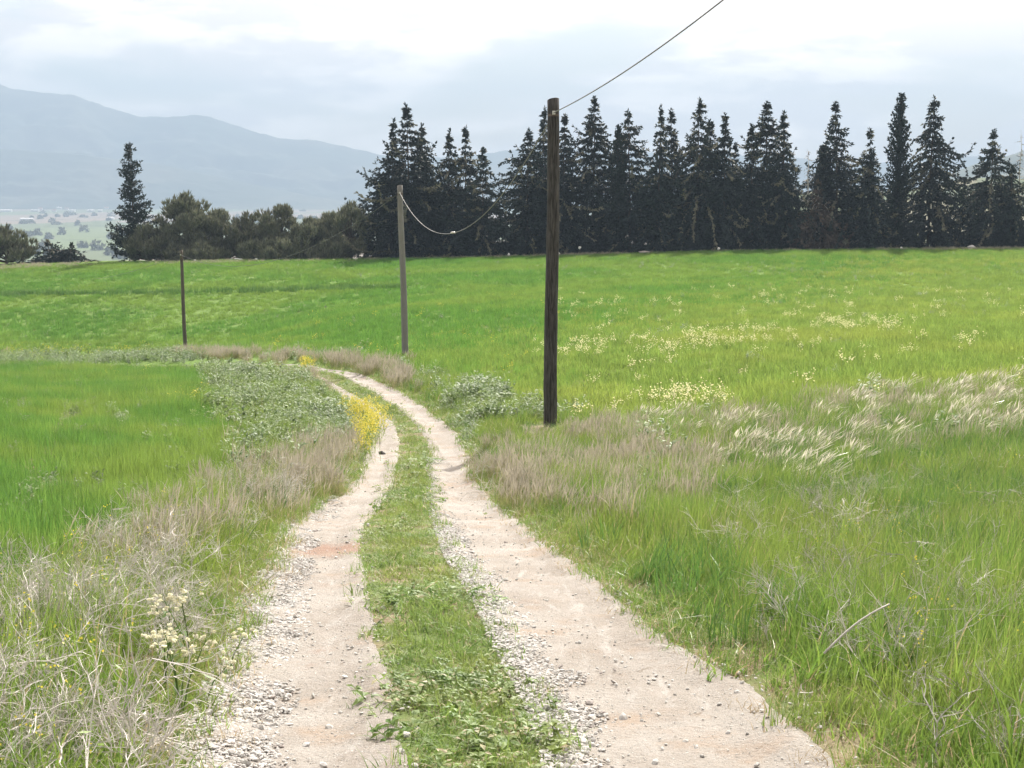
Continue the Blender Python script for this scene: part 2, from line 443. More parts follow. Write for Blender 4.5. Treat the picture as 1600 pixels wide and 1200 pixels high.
def track(EL, ER, label, seed):
    y = np.r_[np.arange(-12, 4, .5), np.arange(4, 30, .09), np.arange(30, 97, .3)]
    s = np.linspace(-.16, 1.16, 34)
    l, r = exy(EL, y), exy(ER, y)
    w = r - l
    X = l[:, None] + s[None] * w[:, None]; Y = np.repeat(y[:, None], len(s), 1)
    ed = np.minimum(s, 1 - s)[None] * np.maximum(w, .3)[:, None]
    lift = .022 - .09 * np.clip(.02 - ed, 0, .3) / .2 + .010 * vnoise(X, Y, .45, seed) + .007 * vnoise(X, Y, .13, seed + 3) + .008 * vnoise(X * 3.2, Y * .5, .5, seed + 5)
    Z = height(X, Y) + lift
    o = obj('dirt_track', mesh_from('dirt_track', np.stack([X, Y, Z], -1).reshape(-1, 3), grid_faces(*X.shape), smooth=True), M['dirt'])
    return tag(o, label, 'track', kind='structure')
track(E_LL, E_LR, 'pale dirt wheel track with a gravel margin on its outer side', 11)
track(E_RL, E_RR, 'pale dirt wheel track bordered by the tall verge', 23)

# ------------------------------------------------------------------ mountains, hills
def ridge(name, prof, d0, d1, d2, zbase, mat, amp, seed, label, ncol=260, nrow=70, pw=1.15):
    p = np.array(prof, float)
    u = np.linspace(p[0, 0], p[-1, 0], ncol)
    v = np.interp(u, p[:, 0], p[:, 1])
    k = np.ones(5) / 5; v = np.convolve(np.pad(v, 2, mode='edge'), k, 'valid')
    tx, _, top = at(u, v, d1)
    dd = np.r_[np.linspace(d0, d1, nrow), np.linspace(d1, d2, 14)[1:]]
    t = np.r_[np.linspace(0, 1, nrow) ** pw, np.linspace(1, .35, 14)[1:]]
    X = tx[None] * dd[:, None] / d1; Y = np.repeat(dd[:, None], ncol, 1)
    rel = top - zbase
    s = (d1 - d0) * .22
    n = vnoise(X, Y, s, seed) + .5 * vnoise(X, Y, s * .45, seed + 1) + .28 * vnoise(X, Y, s * .2, seed + 2) + .14 * vnoise(X, Y, s * .09, seed + 3)
    n = -np.abs(n)
    Z = zbase + rel[None] * np.clip(t[:, None] + amp * n * np.clip(4 * t * (1.02 - t), 0, 1)[:, None], 0, 1.02)
    Z += rel[None] * .012 * vnoise(X, Y, s * .12, seed + 5)
    Z[0] -= 5
    o = obj(name, mesh_from(name, np.stack([X, Y, Z], -1).reshape(-1, 3), grid_faces(*X.shape), smooth=True), mat)
    return tag(o, label, 'mountain' if 'mount' in name else 'hill', kind='structure')
m, nt, out = newmat('mountain_slope')
P = pos(nt)
col = mix(nt, ramp(nt, noise(nt, .0022, 7, .65, P), .42, .62), (.040, .060, .030), (.10, .105, .065))
col = mix(nt, ramp(nt, noise(nt, .006, 6, .6, P), .6, .75), col, (.16, .15, .12))
principled(nt, out, col, .95, .1)
M['mount'] = m
ridge('mountains', [(-900, 190), (-500, 120), (-200, 105), (-60, 112), (0, 132), (30, 142), (100, 145), (150, 160), (200, 178), (240, 183), (290, 181), (312, 178), (350, 190), (400, 206), (440, 217), (490, 218), (540, 229), (600, 243), (680, 246), (760, 240), (850, 226), (950, 236), (1100, 240), (1250, 246), (1330, 258), (1420, 250), (1500, 243), (1560, 244), (1700, 235), (2000, 220), (2500, 240)],
      6300, 7600, 8800, -62, M['mount'], .14, 3, 'long blue mountain range hazy behind the plain', 420)
ridge('mountain_spur', [(-900, 290), (-300, 250), (0, 232), (120, 240), (260, 258), (380, 285), (470, 303), (560, 318), (640, 323.5)],
      5500, 6100, 6600, -62, M['mount'], .10, 9, 'lower hazy mountain slope in front of the range', 200, 50)
m, nt, out = newmat('hill_slope')
P = pos(nt)
col = mix(nt, ramp(nt, noise(nt, .012, 6, .65, P), .44, .6), (.10, .13, .05), (.20, .18, .10))
col = mix(nt, ramp(nt, noise(nt, .03, 5, .6, P), .58, .66), col, (.05, .07, .035))
principled(nt, out, col, .95, .1)
M['hill'] = m
ridge('hill', [(1380, 318), (1430, 296), (1480, 272), (1530, 254), (1580, 240), (1640, 222), (1760, 200), (1900, 190), (2300, 210)], 2200, 3000, 3600, -62, M['mount'], .18, 5, 'grey rounded hill behind the trees at the edge of the view', 160, 50)
ridge('green_hill', [(1150, 330), (1220, 305), (1290, 296), (1400, 300), (1470, 285), (1530, 276), (1600, 280), (1700, 268), (1900, 250), (2300, 260)], 800, 1150, 1500, -60, M['hill'], .14, 6, 'pale green slope seen through gaps between the tall conifers', 160, 50)

# ------------------------------------------------------------------ conifers along the crest
def sprays(centres, dirs, n_each, L, Wd, droop, r, spread=.9):
    """small pointed leaf faces round branch points; returns vertices, faces, tint, height"""
    C = np.repeat(centres, n_each, 0); D = np.repeat(dirs, n_each, 0)
    n = len(C)
    d = D + r.normal(0, spread, (n, 3)); d[:, 2] -= droop
    d /= np.linalg.norm(d, axis=1)[:, None] + 1e-9
    sd = np.cross(d, r.normal(0, 1, (n, 3))); sd /= np.linalg.norm(sd, axis=1)[:, None] + 1e-9
    ln = (L * r.uniform(.55, 1.25, n))[:, None]; w = (Wd * r.uniform(.6, 1.3, n))[:, None]
    a = C + sd * w * .25; b = C - sd * w * .25
    mid = C + d * ln * .55
    V = np.stack([b, mid - sd * w * .5, C + d * ln, mid + sd * w * .5], 1).reshape(-1, 3)
    Fc = np.arange(n * 4).reshape(-1, 4)
    return V, Fc, np.repeat(r.random(n), 4), np.tile([.2, .5, 1, .5], n) * np.repeat(r.random(n), 4) * 1.15
def trunk_mesh(H, r0, lean, r, k=7, m=9):
    t = np.linspace(0, 1, m)
    Pn = np.c_[lean[0] * t ** 1.5 + .05 * r.normal(0, 1, m) * t, lean[1] * t ** 1.5 + .05 * r.normal(0, 1, m) * t, H * t]
    mb = MB(); mb.tube(Pn, np.maximum(r0 * (1 - t) ** .8, .03), k)
    return mb.build('trunk', True), Pn
def conifer(u, vtop, wpx, d, label, seed, mat='cypress', style='ragged', group='conifers along the crest', base_v=None):
    r = np.random.default_rng(seed)
    x, y, zt = [float(q) for q in at(u, vtop, d)]
    zg = float(height(x, y, False)) - .15
    H = zt - zg; R = wpx * d / F * (1.5 if style == 'ragged' else 1.1)
    root = empty('conifer', (x, y, zg)); tag(root, label, 'tree', group)
    lean = r.normal(0, .25, 2)
    tm, TP = trunk_mesh(H * .985, max(.16, .011 * H), lean, r)
    obj('trunk', tm, M['bark'] if mat != 'dead_tree' else M['twig'], root)
    def axis(z): return np.c_[np.interp(z, TP[:, 2], TP[:, 0]), np.interp(z, TP[:, 2], TP[:, 1]), z]
    if style == 'ragged': nb, pw, a, b, up, sp = int(26 * H), .58, .25, .75, .45, .32
    elif style == 'dense': nb, pw, a, b, up, sp = int(17 * H), .85, .55, .35, .3, .26
    elif style == 'column': nb, pw, a, b, up, sp = int(20 * H), .45, 1.6, .3, .3, .2
    elif style == 'sparse': nb, pw, a, b, up, sp = int(7.5 * H), .75, .15, .7, .5, .30
    else: nb, pw, a, b, up, sp = int(5 * H), .6, .2, .5, .2, .3
    if style == 'ragged': pw += r.uniform(-.1, .16); a *= r.uniform(.4, 1.7); b *= r.uniform(.6, 1.4)
    hz = (1 - r.random(nb) * .985) ** 1.12
    hz = np.sort(hz)
    if style in ('ragged', 'sparse'):        # whorls with gaps in the upper third
        hi = hz > .55
        wn_ = np.round(hz * H / .85) * .85 / H + r.normal(0, .008, nb)
        hz = np.where(hi, wn_, hz); hz = np.clip(hz, .01, .985)
        keep = (~hi) | (r.random(nb) < .55); hz = hz[keep]; nb = len(hz)
    side = vnoise(np.arange(nb) * .0 + seed, hz * 9, 1.0, seed % 50) * .22
    ln = R * np.clip(1.0 - hz, 0, 1) ** pw * (.62 + .55 * r.random(nb)) * (1 + side)
    ln = np.maximum(ln, .28 + .35 * r.random(nb) * (hz < .97))
    if style in ('ragged', 'sparse'):
        tl = r.uniform(.72, .88); ln *= np.interp(hz, [tl - .18, tl + .03, .98], [1, .46, .42]); ln *= np.where(r.random(nb) < .14, 1.45, 1); ln *= np.where(hz > .9, r.uniform(.45, 1.0), 1)
    if style == 'column': ln = R * np.minimum(1, (1.02 - hz) * 2.2) ** .7 * np.minimum(1, .55 + hz * 1.5) * (.75 + .4 * r.random(nb))
    az = r.random(nb) * 2 * np.pi
    cs, ds, tip = [], [], []
    bm = MB()
    for i in range(nb):
        k = max(2, int(ln[i] / sp) + 1)
        s = np.linspace(.12, 1, k)
        hx = ln[i] * s
        ai = a * r.uniform(.5, 1.5); bi = b * r.uniform(.6, 1.3)
        vz = ln[i] * (ai * s - bi * s ** 2 + up * r.uniform(-.4, 1.6) * s ** 5)
        az_s = az[i] + r.normal(0, .25) * s
        o = axis(np.array([hz[i] * H]))[0]
        Pn = np.c_[o[0] + hx * np.cos(az_s), o[1] + hx * np.sin(az_s), o[2] + vz]
        Pn[:, 2] = np.maximum(Pn[:, 2], .1)
        cs.append(Pn); g = np.gradient(Pn, axis=0) if k > 1 else np.array([[1, 0, 0.]]); g /= np.linalg.norm(g, axis=1)[:, None] + 1e-9
        ds.append(g)
        if hz[i] > .6 and i % 2 == 0 or style in ('dead', 'sparse'):
            bm.tube(np.r_[[o], Pn], np.linspace(.05, .018, k + 1), 4, cap=False)
    # leading shoot
    zt_ = np.linspace(.93, 1.0, 6) * H; cs.append(axis(zt_)); ds.append(np.tile([0, 0, 1.0], (6, 1)))
    CS = cs; cs, ds = np.concatenate(cs), np.concatenate(ds)
    n_each = {'ragged': 7, 'dense': 6, 'column': 6, 'sparse': 4}.get(style, 2)
    L, Wd, dr = {'ragged': (.50, .17, .35), 'dense': (.42, .16, .05), 'column': (.40, .15, -.6), 'sparse': (.42, .15, .4)}.get(style, (.35, .05, .3))
    V, Fc, tn, ht = sprays(cs, ds, n_each, L, Wd, dr, r, .48 if style == 'ragged' else .7)
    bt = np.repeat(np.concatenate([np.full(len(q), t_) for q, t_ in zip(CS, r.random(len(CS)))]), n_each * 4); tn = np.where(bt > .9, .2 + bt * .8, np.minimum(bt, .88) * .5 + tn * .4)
    nl = len(Fc)
    if bm.n:
        bv = np.concatenate(bm.v); Fc = np.r_[Fc, np.array(bm.f) + len(V)]; V = np.r_[V, bv]; tn = np.r_[tn, np.full(len(bv), .3)]; ht = np.r_[ht, np.zeros(len(bv))]
    cm = mesh_from('crown', V, Fc, {'tint': tn, 'ht': ht})
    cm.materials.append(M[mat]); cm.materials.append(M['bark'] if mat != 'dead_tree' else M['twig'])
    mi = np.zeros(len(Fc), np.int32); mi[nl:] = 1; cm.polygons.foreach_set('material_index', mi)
    obj('crown', cm, None, root)
    return root

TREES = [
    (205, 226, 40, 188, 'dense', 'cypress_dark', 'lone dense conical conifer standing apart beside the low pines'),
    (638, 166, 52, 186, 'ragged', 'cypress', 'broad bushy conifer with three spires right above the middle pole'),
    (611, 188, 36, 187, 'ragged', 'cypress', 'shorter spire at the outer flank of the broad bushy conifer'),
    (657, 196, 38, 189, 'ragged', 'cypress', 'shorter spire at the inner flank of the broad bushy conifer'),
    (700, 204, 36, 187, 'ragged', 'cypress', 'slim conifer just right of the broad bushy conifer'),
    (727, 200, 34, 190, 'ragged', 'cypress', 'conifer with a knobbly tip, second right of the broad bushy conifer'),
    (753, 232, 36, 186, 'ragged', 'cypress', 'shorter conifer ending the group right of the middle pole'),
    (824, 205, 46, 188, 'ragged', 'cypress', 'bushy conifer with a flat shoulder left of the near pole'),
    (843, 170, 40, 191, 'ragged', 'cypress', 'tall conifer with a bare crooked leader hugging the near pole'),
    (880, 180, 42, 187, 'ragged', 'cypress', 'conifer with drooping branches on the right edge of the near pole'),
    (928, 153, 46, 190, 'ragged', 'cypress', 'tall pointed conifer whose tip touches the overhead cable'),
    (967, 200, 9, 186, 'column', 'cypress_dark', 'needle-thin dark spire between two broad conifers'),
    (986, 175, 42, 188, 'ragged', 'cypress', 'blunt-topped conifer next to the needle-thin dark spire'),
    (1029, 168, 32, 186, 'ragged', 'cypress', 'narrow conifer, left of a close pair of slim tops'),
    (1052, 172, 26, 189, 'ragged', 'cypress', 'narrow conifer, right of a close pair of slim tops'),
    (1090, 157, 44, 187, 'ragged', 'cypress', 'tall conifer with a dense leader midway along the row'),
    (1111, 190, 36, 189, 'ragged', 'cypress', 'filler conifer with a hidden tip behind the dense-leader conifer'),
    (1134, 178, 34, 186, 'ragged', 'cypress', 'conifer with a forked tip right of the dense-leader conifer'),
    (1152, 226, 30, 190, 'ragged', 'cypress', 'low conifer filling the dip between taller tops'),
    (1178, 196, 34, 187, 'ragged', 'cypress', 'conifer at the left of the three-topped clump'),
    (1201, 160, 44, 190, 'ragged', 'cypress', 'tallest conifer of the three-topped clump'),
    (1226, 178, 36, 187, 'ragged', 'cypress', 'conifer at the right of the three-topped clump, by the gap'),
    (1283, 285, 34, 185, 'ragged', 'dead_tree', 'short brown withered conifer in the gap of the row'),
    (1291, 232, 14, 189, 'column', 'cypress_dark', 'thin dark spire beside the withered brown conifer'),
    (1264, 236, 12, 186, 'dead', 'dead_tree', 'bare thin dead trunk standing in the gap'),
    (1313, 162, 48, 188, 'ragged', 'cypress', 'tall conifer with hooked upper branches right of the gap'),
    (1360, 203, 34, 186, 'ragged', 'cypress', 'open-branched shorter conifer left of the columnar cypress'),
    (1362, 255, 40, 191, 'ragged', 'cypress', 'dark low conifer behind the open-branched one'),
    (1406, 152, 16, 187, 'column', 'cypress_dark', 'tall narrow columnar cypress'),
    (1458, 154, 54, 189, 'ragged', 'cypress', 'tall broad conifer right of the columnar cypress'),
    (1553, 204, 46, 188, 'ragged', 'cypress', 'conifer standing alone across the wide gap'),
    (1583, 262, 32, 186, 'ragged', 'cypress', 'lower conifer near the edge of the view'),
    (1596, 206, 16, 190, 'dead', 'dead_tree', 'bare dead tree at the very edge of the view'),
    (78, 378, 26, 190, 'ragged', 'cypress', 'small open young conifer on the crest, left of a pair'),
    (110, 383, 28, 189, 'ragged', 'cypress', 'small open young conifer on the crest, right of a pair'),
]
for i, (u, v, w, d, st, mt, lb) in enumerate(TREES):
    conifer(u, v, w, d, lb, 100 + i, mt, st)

def pine(u, vtop, wpx, d, label, seed):
    r = np.random.default_rng(seed)
    x, y, zt = [float(q) for q in at(u, vtop, d)]
    zg = float(height(x, y, False)) - .1
    H = zt - zg; R = wpx * d / F
    root = empty('pine_tree', (x, y, zg)); tag(root, label, 'tree', 'low pines along the crest')
    tm, TP = trunk_mesh(H * .8, .2, r.normal(0, .4, 2), r)
    obj('trunk', tm, M['bark'], root)
    lobes = []
    for k in range(int(20 + 3.2 * H)):
        a = r.random() * 6.28; q = r.random() ** .5 * R * .95
        lobes.append((q * math.cos(a), q * math.sin(a), H * r.uniform(.10, .88) * (1 - .30 * (q / R)), R * r.uniform(.16, .30)))
    lobes.append((0, 0, H * .80, R * .22))
    lb = MB(); cs, ds = [], []
    for lx, ly, lz, lr in lobes:
        lb.tube([(0, 0, max(.3, lz * .45)), (lx * .5, ly * .5, lz * .75), (lx, ly, lz)], [.09, .06, .03], 5, cap=False)
        n = int(30 * (lr / 1.0) ** 1.4) + 10
        g = r.normal(0, 1, (n, 3)); g /= np.linalg.norm(g, axis=1)[:, None]
        rad = lr * (.55 + .5 * r.random(n))[:, None]
        pt = np.array([lx, ly, lz]) + g * rad * [1, 1, .8]
        pt[:, 2] = np.minimum(np.maximum(pt[:, 2], .2), H * 1.0 - .3 * r.random(n))
        cs.append(pt); dd = g * .45; dd[:, 2] += 1.1; ds.append(dd)
    V, Fc, tn, ht = sprays(np.concatenate(cs), np.concatenate(ds), 11, .78, .11, -.15, r, .38)
    nl = len(Fc); bv = np.concatenate(lb.v)
    cm = mesh_from('crown', np.r_[V, bv], np.r_[Fc, np.array(lb.f) + len(V)], {'tint': np.r_[tn, np.full(len(bv), .3)], 'ht': np.r_[ht, np.zeros(len(bv))]})
    cm.materials.append(M['pine']); cm.materials.append(M['bark'])
    mi = np.zeros(len(cm.polygons), np.int32); mi[nl:] = 1; cm.polygons.foreach_set('material_index', mi)
    obj('crown', cm, None, root)
PINES = [
    (8, 352, 42, 188, 'rounded low pine at the left edge of the view'),
    (232, 350, 34, 186, 'olive low pine in front of the lone conical conifer'),
    (292, 292, 56, 190, 'tallest upright pine, right of the lone conical conifer'),
    (262, 372, 40, 185, 'squat pine under the tallest upright pine'),
    (335, 345, 42, 187, 'grey-green pine above the far pole'),
    (388, 328, 46, 189, 'brownish rounded pine, first right of the far pole'),
    (438, 316, 46, 188, 'pine with candle-like upright shoots, second right of the far pole'),
    (482, 338, 44, 186, 'low pine, third right of the far pole'),
    (512, 330, 40, 190, 'pine tucked behind others, fourth right of the far pole'),
    (548, 308, 40, 188, 'pine leaning against the broad bushy conifer'),
    (310, 378, 44, 185, 'lowest scrubby pine directly behind the far pole'),
    (425, 372, 48, 185, 'scrubby pine in front of the candle-like pine'),
    (525, 375, 46, 185, 'scrubby pine by the foot of the broad bushy conifer'),
]
for i, (u, v, w, d, lb) in enumerate(PINES):
    pine(u, v, w, d, lb, 300 + i)

# ------------------------------------------------------------------ utility poles and overhead cable
m, nt, out = newmat('weathered_pole')
P = nd(nt, 'ShaderNodeTexCoord').outputs['Object']
g1 = noise(nt, 6, 7, .65, scaled(nt, P, (6, 6, .35)), .6)
col = mix(nt, ramp(nt, g1, .35, .68), (.024, .022, .022), (.105, .100, .097))
col = mix(nt, ramp(nt, noise(nt, 2.0, 5, .6, scaled(nt, P, (3, 3, .5))), .55, .75), col, (.12, .112, .105))
crack = ramp(nt, noise(nt, 9, 5, .7, scaled(nt, P, (9, 9, .15))), .62, .66)
col = mix(nt, crack, col, (.012, .010, .009))
principled(nt, out, col, .85, .25, bump(nt, g1, .7, .02))
M['pole'] = m
M['pole_pale'] = plain('pale_pole', (.30, .29, .28), .85, .25, .45, 1.3, (.14, .135, .13))
M['cable'] = plain('aluminium_cable', (.24, .24, .24), .6, .3, .2)
M['pole_brown'] = plain('brown_pole', (.15, .125, .10), .85, .25, .45, 1.3, (.07, .058, .048))
M['cable_dark'] = plain('dark_cable', (.10, .10, .105), .5, .4, .2)
M['ceramic'] = plain('pale_ceramic', (.72, .71, .68), .35, .5, .1)
M['iron'] = plain('rusty_iron', (.16, .12, .10), .7, .4, .4, 8)

def pole(ut, vt, ub, vb, d, r_top, r_bot, label, mat, seed):
    r = np.random.default_rng(seed)
    xb, yb, zb = [float(q) for q in at(ub, vb, d)]
    zb = float(height(xb, yb))
    xt, yt, zt = [float(q) for q in at(ut, vt, d)]
    root = empty('utility_pole', (xb, yb, zb)); tag(root, label, 'pole', 'wooden poles along the track')
    t = np.linspace(0, 1, 26)
    k = 20
    an = np.linspace(0, 2 * np.pi, k, endpoint=False)
    cx_ = (xt - xb) * t + .015 * np.sin(t * 7 + seed); cz_ = (zt - zb + .35) * t - .35
    fl = .045 * r.normal(0, 1, k)[None] + .02 * r.normal(0, 1, (26, k))
    rad = (r_bot + (r_top - r_bot) * t)[:, None] * (1 + fl)
    V = np.stack([cx_[:, None] + rad * np.cos(an), rad * np.sin(an), np.repeat(cz_[:, None], k, 1)], -1)
    V[-1, :, 2] += .03 * np.cos(an + 1)
    V = V.reshape(-1, 3)
    Fc = [(i * k + j, i * k + (j + 1) % k, (i + 1) * k + (j + 1) % k, (i + 1) * k + j) for i in range(25) for j in range(k)]
    cidx = len(V); V = np.r_[V, [[cx_[-1], 0, cz_[-1] + .012]]]
    Fc += [(25 * k + j, 25 * k + (j + 1) % k, cidx) for j in range(k)]
    obj('shaft', mesh_from('shaft', V, Fc, smooth=True), mat, root)
    top = Vector((xt, yb, zt))
    # iron hook with a porcelain clamp
    zh = zt - zb - .38
    hx = xt - xb
    mb = MB(); mb.tube([(hx, 0, zh), (hx + .0, -r_top - .04, zh), (hx + .0, -r_top - .09, zh + .05)], .016, 6); obj('hook', mb.build('hook', True), M['iron'], root)
    mb = MB()
    for z0 in (-.03, .0, .03):
        mb.tube([(hx, -r_top - .09, zh + .05 + z0 - .012), (hx, -r_top - .09, zh + .05 + z0 + .012)], .038, 10)
    obj('insulator', mb.build('insulator', True), M['ceramic'], root)
    mb = MB(); mb.tube([(hx, 0, zh - .03), (hx, 0, zh + .03)], r_top * 1.07, 18, cap=False); obj('band', mb.build('band', True), M['iron'], root)
    return Vector((xt, yb - r_top - .09, zb + zh + .05))
A1 = pole(865, 155, 860, 672, 36, .13, .155, 'tall dark weathered wooden pole nearest the camera, beside the right wheel track', M['pole'], 3)
A2 = pole(625, 290, 634, 562, 68, .125, .16, 'pale grey wooden pole where the track bends, slightly leaning', M['pole_pale'], 5)
A3 = pole(283, 391, 290, 553, 110, .115, .15, 'farthest slim wooden pole, beyond the left wheat field', M['pole_brown'], 8)
def cable(a, b, sag, label, rad=.017, n=44, extra=None, mat='cable'):
    t = np.linspace(0, 1, n)
    a, b = np.array(a, float), np.array(b, float)
    Pn = a[None] * (1 - t)[:, None] + b[None] * t[:, None]; Pn[:, 2] -= 4 * sag * t * (1 - t)
    root = empty('overhead_cable', a); tag(root, label, 'cable', 'spans of overhead cable')
    mb = MB(); mb.tube(Pn - a, rad, 7); obj('wire', mb.build('wire', True), M[mat], root)
    for q in extra or []:
        p = a * (1 - q) + b * q; p[2] -= 4 * sag * q * (1 - q)
        mb = MB(); mb.tube([p - a + (-.09, 0, .0), p - a + (-.05, 0, .02), p - a + (.05, 0, .02), p - a + (.09, 0, .0)], [.015, .035, .035, .015], 8)
        obj('joint', mb.build('joint', True), M['ceramic'], root)
A0 = np.array([7.2, -3.0, 8.9])
cable(A1, A0, 1.0, 'cable running from the near pole up out of the picture', .012)
cable(A1, A2, 2.35, 'slack cable sagging between the near pole and the middle pole', .0135, extra=[.50])
cable(A2, A3, 1.9, 'cable dropping from the middle pole to the far pole', .011, extra=[.9], mat='cable_dark')
e = at(90, 436, 196)
cable(A3, [float(q) for q in e], .8, 'cable leaving the far pole toward the pines', .012, mat='cable_dark')

# ------------------------------------------------------------------ distant town, plain trees, scraps on the crest
M['wall_white'] = plain('white_render', (.75, .73, .70), .8, .3, .1)
M['roof_pale'] = plain('pale_sheet_roof', (.78, .78, .78), .6, .4, .1)
M['roof_red'] = plain('red_tile_roof', (.42, .20, .13), .8, .2, .2)
def building(u, v, wpx, hpx, red, label, group):
    # walk the sight line down to the plain
    d = (EYE + 62) / max(-(ray(u, v)[2] / ray(u, v)[1]), 1e-4)
    d = float(np.clip(d, 900, 6200))
    x = float(at(u, v, d)[0]); s = d / F
    w, h, dp = wpx * s, hpx * s, max(12.0, wpx * s * .5)
    zg = float(height(x, d, False)) - .2
    root = empty('building', (x, d, zg)); tag(root, label, 'building', group)
    def boxv(x0, x1, y0, y1, z0, z1):
        return [(x0, y0, z0), (x1, y0, z0), (x1, y1, z0), (x0, y1, z0), (x0, y0, z1), (x1, y0, z1), (x1, y1, z1), (x0, y1, z1)]
    BF = [(0, 3, 2, 1), (4, 5, 6, 7), (0, 1, 5, 4), (1, 2, 6, 5), (2, 3, 7, 6), (3, 0, 4, 7)]
    obj('wall', mesh_from('wall', boxv(-w / 2, w / 2, 0, dp, 0, h), BF), M['wall_white'], root)
    o = .4; rh = h * .45
    V = [(-w / 2 - o, -o, h + .02), (w / 2 + o, -o, h + .02), (w / 2 + o, dp + o, h + .02), (-w / 2 - o, dp + o, h + .02), (-w / 2 - o, dp / 2, h + rh), (w / 2 + o, dp / 2, h + rh)]
    obj('roof', mesh_from('roof', V, [(0, 1, 5, 4), (2, 3, 4, 5), (1, 2, 5), (3, 0, 4), (0, 3, 2, 1)]), M['roof_red' if red else 'roof_pale'], root)
rb = np.random.default_rng(5)
building(41, 345, 19, 3.2, False, 'long pale shed alone in front of the far town', None)
building(26, 313, 10, 3.5, False, 'pale block standing highest in the far town', None)
for u, v, w in [(22, 321, 14), (47, 320, 16), (84, 319, 16), (130, 319, 26), (154, 322, 10), (8, 331, 18), (54, 331, 12), (112, 331, 9), (141, 331, 11), (156, 331, 6), (172, 343, 10), (92, 327, 7), (67, 324, 9), (30, 326, 8), (-20, 322, 16), (-30, 333, 14), (125, 325, 6)]:
    building(u, v, w, 2.6, False, 'long pale-roofed shed in the hazy far town', 'pale sheds of the far town')
for u, v in [(15, 326), (36, 324), (62, 328), (75, 323), (98, 323), (104, 328), (118, 323), (147, 326), (50, 326), (82, 331), (165, 327), (2, 325)]:
    building(u + rb.uniform(-2, 2), v, 6, 2.6, True, 'small red-roofed house in the hazy far town', 'red-roofed houses of the far town')

def lump(x, y, zg, rx, h, r, n):
    g = r.normal(0, 1, (n, 3)); g /= np.linalg.norm(g, axis=1)[:, None]; g[:, 2] = np.abs(g[:, 2])
    return np.array([x, y, zg]) + g * [rx, rx, h] * (.7 + .4 * r.random((n, 1)))
r = np.random.default_rng(77)
cs = []
for _ in range(110):
    v = r.choice([r.uniform(362, 376), r.uniform(384, 405), r.uniform(330, 360), r.uniform(335, 345)]); u = r.uniform(-80, 620)
    d = (EYE + 62) / -(ray(u, v)[2] / ray(u, v)[1])
    d = float(min(d, 5200)); x = float(at(u, v, d)[0]); s = d / F
    cs.append(lump(x, d, float(height(x, d, False)), r.uniform(3, 9) * s ** .6, r.uniform(5, 10), r, 60))
cs = np.concatenate(cs)
V, Fc, tn, ht = sprays(cs, np.tile([0, 0, .6], (len(cs), 1)), 2, 4.2, 3.4, 0, r, .8)
o = obj('plain_trees', mesh_from('plain_trees', V, Fc, {'tint': tn, 'ht': ht}), M['pine'])
tag(o, 'scattered bluish tree clumps on the far plain', 'trees', kind='stuff')

m, nt, out = newmat('pebble')
P = pos(nt); oi = nd(nt, 'ShaderNodeObjectInfo').outputs['Random']
col = mix(nt, oi, (.34, .325, .305), (.60, .59, .575))
col = mix(nt, ramp(nt, oi, .93, .95), col, (.16, .105, .09))
principled(nt, out, mix(nt, noise(nt, 40, 4, .6, P), col, (.48, .47, .45)), .9, .2)
M['stone'] = m
def stone_mesh(seed, flat=.6):
    import bmesh
    r = np.random.default_rng(seed)
    bm = bmesh.new(); bmesh.ops.create_icosphere(bm, subdivisions=1, radius=1.0)
    for v in bm.verts:
        v.co *= float(r.uniform(.65, 1.2)); v.co.z *= flat
    me = bpy.data.meshes.new('stone'); bm.to_mesh(me); bm.free()
    return me
def crumple(name, u, v, d, w, h, label, cat, mat, seed):
    x, y, z = [float(q) for q in at(u, v, d)]
    z0 = float(height(x, y, False))
    me = stone_mesh(seed, 1.0)
    for q in me.vertices: q.co.x *= w; q.co.y *= w * .7; q.co.z = q.co.z * h + h * .8
    o = obj(name, me, mat, loc=(x, y, max(z0, z - h) if z > z0 else z0))
    return tag(o, label, cat)
M['scrap'] = plain('white_scrap', (.80, .80, .78), .5, .4, .05)
def scrap_on_post(u, v, label):
    d = 179.5
    x, y, z = [float(q) for q in at(u, v, d)]
    zg = float(height(x, y, False))
    root = empty('marker_stake', (x, y, zg)); tag(root, label, 'stake', 'white-topped stakes along the crest')
    mb = MB(); mb.tube([(0, 0, -.2), (.02, 0, max(.3, z - zg))], .03, 6); obj('post', mb.build('post'), M['bark'], root)
    me = stone_mesh(int(u), 1.0)
    for q in me.vertices: q.co *= .2; q.co.z += max(.3, z - zg)
    obj('white_top', me, M['scrap'], root)
scrap_on_post(906, 387, 'white-topped stake on the crest right of the near pole, the highest one')
scrap_on_post(873, 397, 'white-topped stake on the crest touching the near pole')
scrap_on_post(795, 398, 'white-topped stake on the crest left of the near pole')
scrap_on_post(1123, 389, 'white-topped stake on the crest under the forked-tip conifer')
scrap_on_post(1408, 389, 'white-topped stake on the crest under the columnar cypress')
crumple('rubble_heap', 1006, 394, 179.5, .8, .25, 'low grey heap of rubble on the crest under the conifers', 'rubble', M['stone'], 4)
crumple('rubble_heap', 1519, 386, 179.5, .7, .3, 'pale grey heap on the crest below the wide gap', 'rubble', M['stone'], 6)

